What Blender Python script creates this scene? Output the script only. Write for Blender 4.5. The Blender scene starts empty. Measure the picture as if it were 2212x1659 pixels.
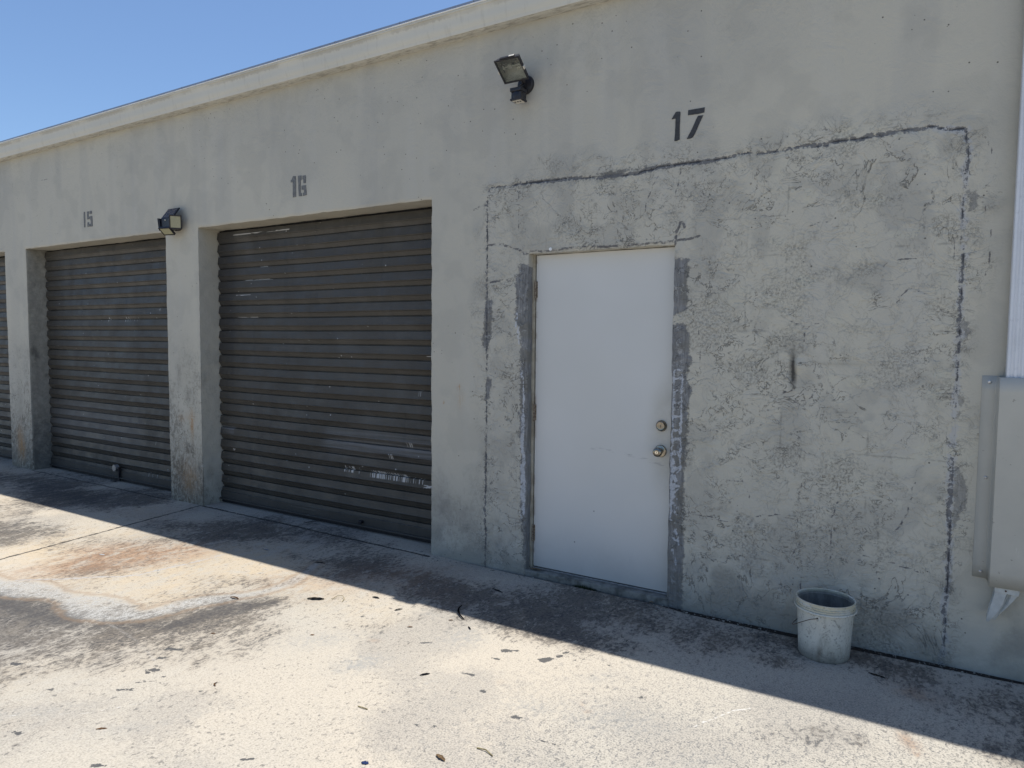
import bpy, bmesh, math, random
import numpy as np
from mathutils import Vector, Matrix, Quaternion

rnd = random.Random(7)
sc = bpy.context.scene
C = sc.collection

# ------------------------------------------------------------------ camera
cam_d = bpy.data.cameras.new("camera")
cam = bpy.data.objects.new("camera", cam_d)
C.objects.link(cam)
YAW, PITCH, ROLL = -0.5508, -0.0635, 0.0089
fw = Vector((math.sin(YAW) * math.cos(PITCH), math.cos(YAW) * math.cos(PITCH), math.sin(PITCH)))
rt = Vector((math.cos(YAW), -math.sin(YAW), 0))
up = rt.cross(fw)
rt2 = rt * math.cos(ROLL) + up * math.sin(ROLL)
up2 = up * math.cos(ROLL) - rt * math.sin(ROLL)
m = Matrix((rt2, up2, -fw)).transposed().to_4x4()
m.translation = Vector((0, -3.8703, 1.5284))
cam.matrix_world = m
cam_d.sensor_fit = 'HORIZONTAL'
cam_d.sensor_width = 36.0
cam_d.lens = 36.0 * 1512.9 / 2212.0
cam_d.clip_start = 0.05
cam_d.clip_end = 2000
sc.camera = cam

# ------------------------------------------------------------------ light
SUN = Vector((0.10, 0.179, 1.0)).normalized()
EL = math.asin(SUN.z)
AZ = math.atan2(SUN.x, SUN.y)
world = bpy.data.worlds.new("World")
sc.world = world
world.use_nodes = True
wn = world.node_tree
bg = wn.nodes["Background"]
sky = wn.nodes.new("ShaderNodeTexSky")
sky.sky_type = 'NISHITA'
sky.sun_disc = False
sky.sun_elevation = EL
sky.sun_rotation = AZ
sky.air_density = 1.0
sky.dust_density = 0.6
sky.ozone_density = 6.0
wn.links.new(sky.outputs[0], bg.inputs[0])
bg.inputs[1].default_value = 0.102
sun_d = bpy.data.lights.new("sun", 'SUN')
sun_d.energy = 4.3
sun_d.angle = math.radians(0.5)
sun_d.color = (1.0, 0.968, 0.918)
sun = bpy.data.objects.new("sun", sun_d)
C.objects.link(sun)
sun.rotation_euler = SUN.to_track_quat('Z', 'Y').to_euler()
sc.view_settings.view_transform = 'Standard'
sc.view_settings.look = 'None'
sc.view_settings.exposure = 0.62
sc.view_settings.gamma = 1
sc.view_settings.use_curve_mapping = False
sc.cycles.max_bounces = 6
sc.cycles.diffuse_bounces = 3

# ------------------------------------------------------------------ node helper
class NT:
    def __init__(s, name):
        s.mat = bpy.data.materials.new(name)
        s.mat.use_nodes = True
        s.t = s.mat.node_tree
        s.b = s.t.nodes["Principled BSDF"]
        s.tc = s.t.nodes.new("ShaderNodeTexCoord")
        s.P = s.tc.outputs["Object"]
        sp = s.t.nodes.new("ShaderNodeSeparateXYZ")
        s.t.links.new(s.P, sp.inputs[0])
        s.x, s.y, s.z = sp.outputs
    def put(s, inp, v):
        if hasattr(v, 'is_output'):
            s.t.links.new(v, inp)
        elif isinstance(v, (tuple, list)):
            inp.default_value = tuple(v) + ((1,) if len(v) == 3 and len(inp.default_value) == 4 else ())
        else:
            inp.default_value = v
    def M(s, op, a, b=None, c=None, clamp=False):
        n = s.t.nodes.new("ShaderNodeMath"); n.operation = op; n.use_clamp = clamp
        s.put(n.inputs[0], a)
        if b is not None: s.put(n.inputs[1], b)
        if c is not None: s.put(n.inputs[2], c)
        return n.outputs[0]
    def add(s, a, b): return s.M('ADD', a, b)
    def sub(s, a, b): return s.M('SUBTRACT', a, b)
    def mul(s, *a):
        r = a[0]
        for q in a[1:]: r = s.M('MULTIPLY', r, q)
        return r
    def mx(s, a, b): return s.M('MAXIMUM', a, b)
    def mn(s, a, b): return s.M('MINIMUM', a, b)
    def inv(s, a): return s.M('SUBTRACT', 1.0, a, clamp=True)
    def step(s, v, a, b, o0=0.0, o1=1.0):
        n = s.t.nodes.new("ShaderNodeMapRange"); n.interpolation_type = 'SMOOTHSTEP'
        if a > b: a, b, o0, o1 = b, a, o1, o0
        for i, q in zip((0, 1, 2, 3, 4), (v, a, b, o0, o1)): s.put(n.inputs[i], q)
        return n.outputs[0]
    def vec(s, sx=1, sy=1, sz=1, loc=(0, 0, 0), rot=(0, 0, 0), src=None):
        n = s.t.nodes.new("ShaderNodeMapping")
        s.put(n.inputs[0], src or s.P)
        n.inputs[1].default_value = loc; n.inputs[2].default_value = rot; n.inputs[3].default_value = (sx, sy, sz)
        return n.outputs[0]
    def noise(s, scale, detail=3, rough=0.5, dist=0.0, v=None, col=False):
        n = s.t.nodes.new("ShaderNodeTexNoise")
        s.put(n.inputs["Vector"], v or s.P)
        s.put(n.inputs["Scale"], scale); s.put(n.inputs["Detail"], detail); s.put(n.inputs["Roughness"], rough); s.put(n.inputs["Distortion"], dist)
        return n.outputs[1] if col else n.outputs[0]
    def voro(s, scale, v=None, feature='F1', rnd=1.0):
        n = s.t.nodes.new("ShaderNodeTexVoronoi"); n.feature = feature
        s.put(n.inputs["Vector"], v or s.P); s.put(n.inputs["Scale"], scale); s.put(n.inputs["Randomness"], rnd)
        return n.outputs
    def attr(s, name):
        n = s.t.nodes.new("ShaderNodeAttribute"); n.attribute_name = name
        return n.outputs["Fac"]
    def mix(s, f, a, b, mode='MIX'):
        n = s.t.nodes.new("ShaderNodeMix"); n.data_type = 'RGBA'; n.blend_type = mode
        s.put(n.inputs[0], f); s.put(n.inputs[6], a); s.put(n.inputs[7], b)
        return n.outputs[2]
    def box(s, x0, x1, z0, z1, soft=0.01):
        a = s.mul(s.step(s.x, x0 - soft, x0 + soft), s.step(s.x, x1 + soft, x1 - soft))
        return s.mul(a, s.step(s.z, z0 - soft, z0 + soft), s.step(s.z, z1 + soft, z1 - soft))
    def bump(s, h, dist=0.01, strength=1.0, nrm=None):
        n = s.t.nodes.new("ShaderNodeBump")
        s.put(n.inputs["Height"], h); n.inputs["Distance"].default_value = dist; n.inputs["Strength"].default_value = strength
        if nrm: s.t.links.new(nrm, n.inputs["Normal"])
        return n.outputs[0]
    def out(s, col=None, rough=None, metal=None, nrm=None, **k):
        if col is not None: s.put(s.b.inputs["Base Color"], col)
        if rough is not None: s.put(s.b.inputs["Roughness"], rough)
        if metal is not None: s.put(s.b.inputs["Metallic"], metal)
        if nrm is not None: s.t.links.new(nrm, s.b.inputs["Normal"])
        for q, v in k.items(): s.put(s.b.inputs[q], v)
        return s.mat

# ------------------------------------------------------------------ mesh helpers
def link(name, me, mat=None, parent=None):
    o = bpy.data.objects.new(name, me)
    C.objects.link(o)
    if mat: me.materials.append(mat)
    if parent: o.parent = parent
    return o
def obj(name, bm, mat=None, parent=None, smooth=False):
    me = bpy.data.meshes.new(name)
    bmesh.ops.recalc_face_normals(bm, faces=bm.faces)
    bm.to_mesh(me); bm.free()
    if smooth:
        for p in me.polygons: p.use_smooth = True
        try: me.set_sharp_from_angle(angle=math.radians(40))
        except Exception: pass
    return link(name, me, mat, parent)
def thing(name, label, cat, loc=(0, 0, 0), group=None):
    o = bpy.data.objects.new(name, None); C.objects.link(o)
    o.location = loc; o.empty_display_size = 0.1
    o["label"] = label; o["category"] = cat
    if group: o["group"] = group
    return o
def tag(o, label, cat, group=None):
    o["label"] = label; o["category"] = cat
    if group: o["group"] = group
    return o
def add_box(bm, x0, x1, y0, y1, z0, z1, bev=0.0, mat=None):
    r = bmesh.ops.create_cube(bm, size=1)
    vs = r['verts']
    for v in vs:
        v.co = Vector(((x0 + x1) / 2 + v.co.x * (x1 - x0), (y0 + y1) / 2 + v.co.y * (y1 - y0), (z0 + z1) / 2 + v.co.z * (z1 - z0)))
    if bev:
        es = list({e for v in vs for e in v.link_edges})
        r = bmesh.ops.bevel(bm, geom=es, offset=bev, segments=2, affect='EDGES', profile=0.5)
        vs = list({v for f in r['faces'] for v in f.verts} | {v for v in vs if v.is_valid})
    if mat is not None:
        for v in vs: v.co = mat @ v.co
    return vs
def add_cyl(bm, p0, p1, r0, r1=None, seg=20, caps=True):
    r1 = r0 if r1 is None else r1
    p0, p1 = Vector(p0), Vector(p1)
    q = (p1 - p0).to_track_quat('Z', 'Y').to_matrix()
    a = []; b = []
    for i in range(seg):
        t = 2 * math.pi * i / seg; d = q @ Vector((math.cos(t), math.sin(t), 0))
        a.append(bm.verts.new(p0 + d * r0)); b.append(bm.verts.new(p1 + d * r1))
    for i in range(seg):
        j = (i + 1) % seg
        bm.faces.new((a[i], a[j], b[j], b[i]))
    if caps:
        bm.faces.new(a[::-1]); bm.faces.new(b)
def add_tube(bm, pts, r, seg=8):
    pts = [Vector(p) for p in pts]; rings = []
    for i, p in enumerate(pts):
        t = (pts[min(i + 1, len(pts) - 1)] - pts[max(i - 1, 0)]).normalized()
        q = t.to_track_quat('Z', 'Y').to_matrix()
        rr = r[i] if isinstance(r, (list, tuple)) else r
        rings.append([bm.verts.new(p + q @ Vector((math.cos(2 * math.pi * k / seg) * rr, math.sin(2 * math.pi * k / seg) * rr, 0))) for k in range(seg)])
    for a, b in zip(rings, rings[1:]):
        for k in range(seg):
            bm.faces.new((a[k], a[(k + 1) % seg], b[(k + 1) % seg], b[k]))
    bm.faces.new(rings[0][::-1]); bm.faces.new(rings[-1])
def add_lathe(bm, prof, seg=48, axis=None):
    """prof: (r, h) list; axis matrix maps local z up"""
    rings = []
    for r, h in prof:
        if r < 1e-6:
            rings.append([bm.verts.new((0, 0, h))])
        else:
            rings.append([bm.verts.new((r * math.cos(2 * math.pi * k / seg), r * math.sin(2 * math.pi * k / seg), h)) for k in range(seg)])
    for a, b in zip(rings, rings[1:]):
        for k in range(seg):
            j = (k + 1) % seg
            if len(a) == 1: bm.faces.new((a[0], b[k], b[j]))
            elif len(b) == 1: bm.faces.new((a[k], a[j], b[0]))
            else: bm.faces.new((a[k], a[j], b[j], b[k]))
    if axis is not None:
        for r in rings:
            for v in r: v.co = axis @ v.co
def add_poly(bm, pts, y0, y1):
    a = [bm.verts.new((x, y0, z)) for x, z in pts]; b = [bm.verts.new((x, y1, z)) for x, z in pts]
    bm.faces.new(a); bm.faces.new(b[::-1])
    n = len(pts)
    for i in range(n): bm.faces.new((a[i], b[i], b[(i + 1) % n], a[(i + 1) % n]))

# vectorised value noise
def hash3(i, j, k, s=0):
    n = (i * 374761393 + j * 668265263 + k * 1274126177 + s * 982451653) & 0xffffffff
    n = ((n ^ (n >> 13)) * 1274126177) & 0xffffffff
    n = ((n ^ (n >> 16)) * 2246822519) & 0xffffffff
    return ((n ^ (n >> 15)) & 0xffffff) / float(0xffffff)
def vnoise(P, scale, seed=0):
    Q = P * scale; I = np.floor(Q).astype(np.int64); F = Q - I; F = F * F * (3 - 2 * F)
    r = 0
    for a in (0, 1):
        for b in (0, 1):
            for c in (0, 1):
                w = (F[:, 0] if a else 1 - F[:, 0]) * (F[:, 1] if b else 1 - F[:, 1]) * (F[:, 2] if c else 1 - F[:, 2])
                r = r + w * hash3(I[:, 0] + a, I[:, 1] + b, I[:, 2] + c, seed)
    return r * 2 - 1
def fbm(P, scale, oct=3, seed=0):
    r = 0; a = 1; t = 0
    for o in range(oct):
        r = r + a * vnoise(P, scale * 2 ** o, seed + o); t += a; a *= .5
    return r / t
def rank(v):
    r = np.empty(len(v)); r[np.argsort(v)] = np.linspace(0, 1, len(v)); return r
def ss(v, a, b):
    q = np.clip((v - a) / (b - a), 0, 1); return q * q * (3 - 2 * q)
def seg_dist(X, Z, pts):
    d = np.full(X.shape, 9.0)
    for (x0, z0), (x1, z1) in zip(pts, pts[1:]):
        dx, dz = x1 - x0, z1 - z0; L = dx * dx + dz * dz + 1e-12
        t = np.clip(((X - x0) * dx + (Z - z0) * dz) / L, 0, 1)
        d = np.minimum(d, np.hypot(X - x0 - t * dx, Z - z0 - t * dz))
    return d
def poly_sd(X, Z, pts):   # positive inside
    d = seg_dist(X, Z, list(pts) + [pts[0]])
    ins = np.zeros(X.shape, bool); n = len(pts)
    for i in range(n):
        x0, z0 = pts[i]; x1, z1 = pts[(i + 1) % n]
        c = ((z0 > Z) != (z1 > Z)) & (X < (x1 - x0) * (Z - z0) / (z1 - z0 + 1e-12) + x0)
        ins ^= c
    return np.where(ins, d, -d)
def jitter(pts, amp, step=0.03, seed=1):
    r = random.Random(seed); o = []
    for (x0, z0), (x1, z1) in zip(pts, pts[1:]):
        L = math.hypot(x1 - x0, z1 - z0); n = max(1, int(L / step))
        for i in range(n):
            t = i / n
            o.append((x0 + (x1 - x0) * t + r.uniform(-amp, amp), z0 + (z1 - z0) * t + r.uniform(-amp, amp)))
    o.append(pts[-1]); return o
def grid_mesh(name, V, F, attrs, mat, parent=None, smooth=True):
    me = bpy.data.meshes.new(name)
    me.vertices.add(len(V)); me.vertices.foreach_set("co", V.astype(np.float32).ravel())
    nf = len(F)
    me.loops.add(nf * 4); me.loops.foreach_set("vertex_index", F.astype(np.int32).ravel())
    me.polygons.add(nf)
    me.polygons.foreach_set("loop_start", np.arange(nf, dtype=np.int32) * 4)
    me.update(calc_edges=True)
    if smooth:
        me.polygons.foreach_set("use_smooth", np.ones(nf, bool))
    for k, v in attrs.items():
        a = me.attributes.new(k, 'FLOAT', 'POINT'); a.data.foreach_set("value", v.astype(np.float32))
    me.validate(); me.update()
    return link(name, me, mat, parent)
def lines(*segs):
    """segs: (start, end, step) joined"""
    o = []
    for a, b, s in segs:
        n = max(1, int(round((b - a) / s)))
        o += [a + (b - a) * i / n for i in range(n)]
    o.append(segs[-1][1]); return np.array(o)

# ------------------------------------------------------------------ plan (metres): wall face y=0, x along the wall
H, HS = 2.487, 3.499
OPEN = [(-11.865, -9.258, H), (-8.761, -6.134, H), (-5.651, -3.042, H)]
DOOR = (-2.264, -1.312, 2.070)
RD = 0.2035                                    # roller door setback
SLOT = 0.085

# ================================================================== MATERIALS
# ---- painted stucco wall
def wall_material():
    t = NT("painted_stucco")
    e1 = t.sub(t.noise(38, 4, .68), .5)                    # shared ragged-edge noises
    e2 = t.sub(t.noise(15, 5, .72), .5)
    fine = t.noise(75, 3, .7)
    A = t.attr
    col = t.mix(A("n_big"), (.488, .462, .385), (.440, .420, .358))
    col = t.mix(t.mul(A("n_str"), t.step(t.z, 2.1, 3.1, .16, .22)), col, (.32, .315, .30))  # vertical streaks, strengthened upward in the colour to imitate the wall's dimmer top
    col = t.mix(t.mul(A("n_lit"), .09), col, (.50, .495, .47))
    col = t.mix(t.mul(t.step(t.add(A("n_mot"), t.mul(e2, .9)), .50, .95), t.add(.18, t.mul(A('patchm'), .22))), col, (.29, .282, .252))
    patch = A("patchm"); wear = A("wear")
    upper = t.mul(t.step(t.z, 2.75, 3.5), .5)
    act = t.mx(patch, t.mx(wear, t.mul(upper, .35)))
    warp = t.noise(5.0, 2, .5, 0, col=True)
    wv = t.t.nodes.new("ShaderNodeMix"); wv.data_type = 'VECTOR'
    t.put(wv.inputs[0], .06); t.put(wv.inputs[4], t.P); t.put(wv.inputs[5], warp)
    wv = wv.outputs[1]
    n1 = t.noise(4.2, 7, .62, .5, v=wv)
    n2 = t.noise(9.5, 6, .62, .7, v=t.vec(1, 1, 1.25, loc=(5, 2, 9), src=wv))
    n3 = t.noise(23, 4, .62, 1.1, v=t.vec(1, 1, 1.3, loc=(1, 7, 3), src=wv))
    l1 = t.mul(t.step(t.M('ABSOLUTE', t.sub(n1, .5)), .009, .002), A("g1"))
    l2 = t.mul(t.step(t.M('ABSOLUTE', t.sub(n2, .52)), .014, .003), A("g2"))
    l3 = t.mul(t.step(t.M('ABSOLUTE', t.sub(n3, .50)), .028, .008), A("g3"))
    ln = t.mx(t.mx(l1, l2), t.mul(l3, .9))
    flk = t.add(A("flk"), t.mul(e2, .55))
    flake = t.mul(t.step(flk, .90, .97), patch)
    col = t.mix(t.mul(flake, t.step(t.x, -1.6, -.5, .15, .45)), col, (.52, .50, .41))
    grime = t.mul(t.step(t.add(A("grm"), t.mul(e2, .8)), .74, 1.05), t.step(fine, .42, .60))
    col = t.mix(t.mul(grime, act, .55), col, (.15, .146, .128))
    cr = A("crk")
    jag = t.mul(e1, .045)
    fringe = t.mul(t.step(t.mul(cr, t.step(t.x, -1.0, -.2, 2.0, 1.0)), .09, .005), t.step(t.M('ABSOLUTE', t.sub(n3, .47)), .045, .012), t.step(n2, .46, .56))
    g = t.add(A("gray"), t.add(t.mul(e2, .085), t.mul(e1, .055)))
    gm = t.step(g, -.007, .008)
    brush = t.noise(1, 4, .65, v=t.vec(75, 75, 9))
    gcol = t.mix(t.step(brush, .36, .66), (.120, .123, .125), (.215, .218, .222))
    gcol = t.mix(t.mul(t.step(A("n_mot"), .5, .8), .6), gcol, (.145, .138, .115))
    gcol = t.mix(t.mul(t.step(n3, .60, .66), .5), gcol, (.38, .39, .39))
    col = t.mix(t.mul(gm, t.step(t.x, -.2, 0, .93, .62)), col, gcol)
    col = t.mix(t.mul(t.step(t.M('ABSOLUTE', g), .008, .001), .28), col, (.085, .085, .085))
    wh = t.step(t.add(A("white"), t.mul(e1, .022)), .0075, .0045)
    col = t.mix(t.mul(wh, t.step(fine, .3, .55, .45, .85)), col, (.47, .49, .52))
    halo = t.mul(t.step(t.add(cr, t.mul(e2, .12)), .018, .004), t.step(t.x, -.3, 0.0))
    col = t.mix(t.mul(halo, .55), col, (.42, .43, .45))
    vo = t.voro(17)
    pit = t.mul(t.step(vo[0], .085, .05), A("g3b"))
    pit2 = t.mul(t.step(fine, .655, .70), t.step(A("g4"), 0, 1, .12, .9), act)
    pits = t.mx(pit, pit2)
    lines_ = t.mx(t.mul(ln, act), t.mul(fringe, .7))
    thin = t.mul(t.step(t.add(A("thin"), t.mul(e1, .014)), .0052, .0018), t.step(e2, -.10, .02))
    fill = t.step(t.sub(t.add(cr, jag), A("crw")), .002, -.001)
    core = t.step(t.sub(t.add(cr, t.mul(jag, .35)), t.mul(A("crw"), .36)), .0015, -.0005)
    # a pale rim on the lower lip of each plaster skin, the dark line above it
    col = t.mix(t.mul(t.step(t.M('ABSOLUTE', t.sub(n2, .545)), .014, .004), t.mul(A("g2"), act), .35), col, (.52, .51, .46))
    col = t.mix(t.mul(lines_, .70), col, (.070, .067, .058))
    blk = t.mul(t.step(t.add(A('blk'), t.mul(e1, .022)), .008, .001), A('gb'), patch)
    col = t.mix(t.mul(blk, .34), col, (.12, .118, .105))
    col = t.mix(t.mul(pits, .85), col, (.055, .052, .045))
    col = t.mix(t.mul(thin, .8), col, (.075, .075, .085))
    col = t.mix(t.mul(fill, .86), col, (.122, .124, .130))
    col = t.mix(t.mul(core, .9), col, (.040, .041, .045))
    spl = t.mul(t.step(t.add(t.z, t.add(t.mul(e2, .35), t.mul(t.sub(A("n_mot"), .5), .35))), .30, -.04), .55)
    col = t.mix(spl, col, (.155, .15, .13))
    spn = t.noise(1, 6, .74, .6, v=t.vec(34, 34, 20))
    spots = t.mul(wear, t.step(t.add(spn, t.mul(t.sub(A('n_mot'), .5), .16)), .54, .62))
    col = t.mix(t.mul(spots, .55), col, (.135, .128, .105))
    foot = t.mul(t.step(wear, .75, 1.6), t.step(spn, .30, .60), .75)
    col = t.mix(foot, col, (.125, .105, .075))
    rs = t.mul(A("rust"), t.step(t.add(t.mul(brush, .6), t.mul(fine, .4)), .36, .62))
    col = t.mix(t.mn(t.mul(rs, .9), .85), col, (.36, .20, .075))
    col = t.mix(t.mn(t.mul(A("soot"), t.step(fine, .2, .6, .7, 1.0)), .92), col, (.033, .031, .028))
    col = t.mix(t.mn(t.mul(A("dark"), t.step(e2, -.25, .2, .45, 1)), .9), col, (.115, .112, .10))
    plates = t.add(t.mul(t.step(n1, .488, .505), .55), t.mul(t.step(n2, .505, .525), .4))
    h = t.mul(plates, t.mul(t.mx(patch, t.mul(t.add(wear, upper), .4)), .0034))
    h = t.add(h, t.mul(t.noise(52, 4, .7), .0018))
    h = t.add(h, t.mul(t.noise(6.5, 5, .58, 2.4), t.add(.004, t.mul(t.mx(upper, patch), .007))))
    h = t.sub(h, t.mul(cr_dip(t, cr), .003))
    return t.out(col, .72, nrm=t.bump(h, 1.0, 1.0), **{"Specular IOR Level": .3})

def s_dk(t):
    return t.noise(9, 5, .7, .5, v=t.vec(1, .7, 1, loc=(2, 2, 5)))
def cr_dip(t, cr):
    return t.step(cr, .010, .002)

# ---- stained concrete slab
def ground_material():
    t = NT("stained_concrete")
    A = t.attr
    st = t.noise(1, 6, .70, .6, v=t.vec(11, 5.5, 1, rot=(0, 0, .35)))
    stf = t.noise(1, 6, .74, .5, v=t.vec(46, 27, 1, rot=(0, 0, .35)))
    e1 = t.sub(t.noise(30, 5, .70), .5)
    fine = t.noise(130, 4, .75)
    col = t.mix(A("n_big"), (.408, .360, .288), (.352, .324, .272))
    col = t.mix(t.mul(t.step(t.add(A("n_med"), t.mul(e1, 1.3)), .40, .95), .62), col, (.262, .242, .210))
    col = t.mix(t.mul(t.step(stf, .50, .66), .30), col, (.24, .23, .21))
    col = t.mix(t.mul(t.step(fine, .54, .40), .35), col, (.53, .48, .40))
    col = t.mix(t.mul(t.step(fine, .53, .66), .50), col, (.17, .158, .14))
    wt = t.mul(A("warm"), t.step(t.add(st, t.mul(e1, .5)), .30, .60))
    col = t.mix(t.mul(wt, .55), col, (.44, .335, .205))
    s2 = t.noise(68, 3, .60, .2, v=t.vec(1, .75, 1, loc=(1, 5, 0)))
    D = A("dirt")
    k = t.add(t.add(t.mul(stf, .62), t.mul(st, .38)), t.mul(D, .225))
    k = t.add(k, t.mul(e1, .16))
    dm = t.step(k, .615, .668)
    dm2 = t.step(k, .56, .63)
    veil = t.mul(t.step(D, .10, 1.15), t.step(st, .28, .62, .30, 1.0), .80)
    col = t.mix(veil, col, t.mix(t.step(A("n_med"), .3, .7), (.155, .118, .080), (.125, .115, .105)))
    col = t.mix(t.mul(dm2, t.step(D, .0, .6), .40), col, (.16, .145, .125))
    col = t.mix(t.mul(dm, t.step(s2, .60, .36, .45, .93)), col, t.mix(t.step(s_dk(t), .35, .65), (.045, .043, .043), (.100, .086, .070)))
    oil = t.step(t.add(A('oil'), t.add(t.mul(t.sub(st, .5), 1.1), t.mul(e1, 1.0))), .42, .85)
    col = t.mix(t.mul(oil, t.step(stf, .62, .36, .45, .88)), col, (.052, .050, .050))
    ru = t.mul(A("rust"), t.step(t.add(st, t.mul(e1, .4)), .26, .60))
    col = t.mix(t.mn(t.mul(ru, .78), .72), col, t.mix(t.step(stf, .35, .65), (.31, .185, .105), (.19, .120, .078)))
    s1 = t.noise(40, 4, .66, .4, v=t.vec(1, .8, 1, loc=(4, 1, 0)))
    sp = t.mul(t.mx(t.step(s1, .655, .69), t.mul(t.step(s1, .60, .64), A("gs1"))), .9)
    sp2 = t.mul(t.step(s2, .60, .66), t.mx(A("gs2"), .35))
    col = t.mix(t.mul(t.mx(sp, t.mul(sp2, .8)), .74), col, t.mix(fine, (.06, .058, .055), (.16, .15, .135)))
    ap = t.mul(A("apron"), t.step(t.add(t.mul(fine, .55), t.mul(stf, .45)), .50, .585))
    col = t.mix(t.mul(ap, .80), col, (.115, .115, .115))
    tr = t.add(A("trail"), t.add(t.mul(e1, .05), t.mul(t.sub(st, .5), .12)))
    trm = t.mul(t.step(tr, -.035, .030), t.step(t.add(t.mul(st, .5), t.mul(stf, .5)), .62, .44, .35, 1.0))
    tcol = t.mix(t.step(fine, .38, .62), (.20, .197, .185), (.43, .42, .39))
    col = t.mix(t.mul(trm, t.step(stf, .38, .60, 1.0, .55)), col, tcol)
    rim = t.mul(t.step(t.M('ABSOLUTE', t.add(tr, .035)), .030, .004), .45, A("near"))
    col = t.mix(rim, col, (.22, .15, .095))
    th = t.step(t.add(A("silt"), t.mul(e1, .07)), .024, .004)
    col = t.mix(t.mul(th, .6), col, (.33, .33, .33))
    ta = t.add(A("tar"), t.mul(e1, .055))
    tm = t.step(ta, .000, .003)
    col = t.mix(t.mul(tm, .88), col, (.045, .047, .05))
    sm = t.mul(A("smudge"), t.step(t.add(stf, e1), .30, .65))
    col = t.mix(t.mn(t.mul(sm, .75), .7), col, (.25, .25, .235))
    wl = t.step(t.add(A("chalk"), t.mul(e1, .008)), .006, .002)
    col = t.mix(t.mul(wl, .7), col, (.60, .58, .54))
    arc = t.mul(t.step(t.add(A('arc'), t.mul(e1, .02)), .012, .0), t.step(st, .42, .58))
    col = t.mix(t.mul(arc, .35), col, (.50, .48, .44))
    ck = t.step(t.add(A("hair"), t.mul(e1, .006)), .0045, .0012)
    col = t.mix(t.mul(ck, .62), col, (.12, .115, .11))
    jt = t.step(t.add(A("joint"), t.mul(e1, .026)), .0165, .008)
    col = t.mix(t.mul(jt, .92), col, (.030, .028, .025))
    gp = t.step(t.add(A("gap"), t.mul(e1, .045)), -.002, .005)
    gcol = t.mix(t.step(fine, .52, .66), (.018, .016, .014), (.10, .07, .045))
    col = t.mix(gp, col, gcol)
    h = t.add(t.mul(fine, .0013), t.mul(stf, .0022))
    return t.out(col, .82, nrm=t.bump(h, 1.0, 1.0), **{"Specular IOR Level": .25})

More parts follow.
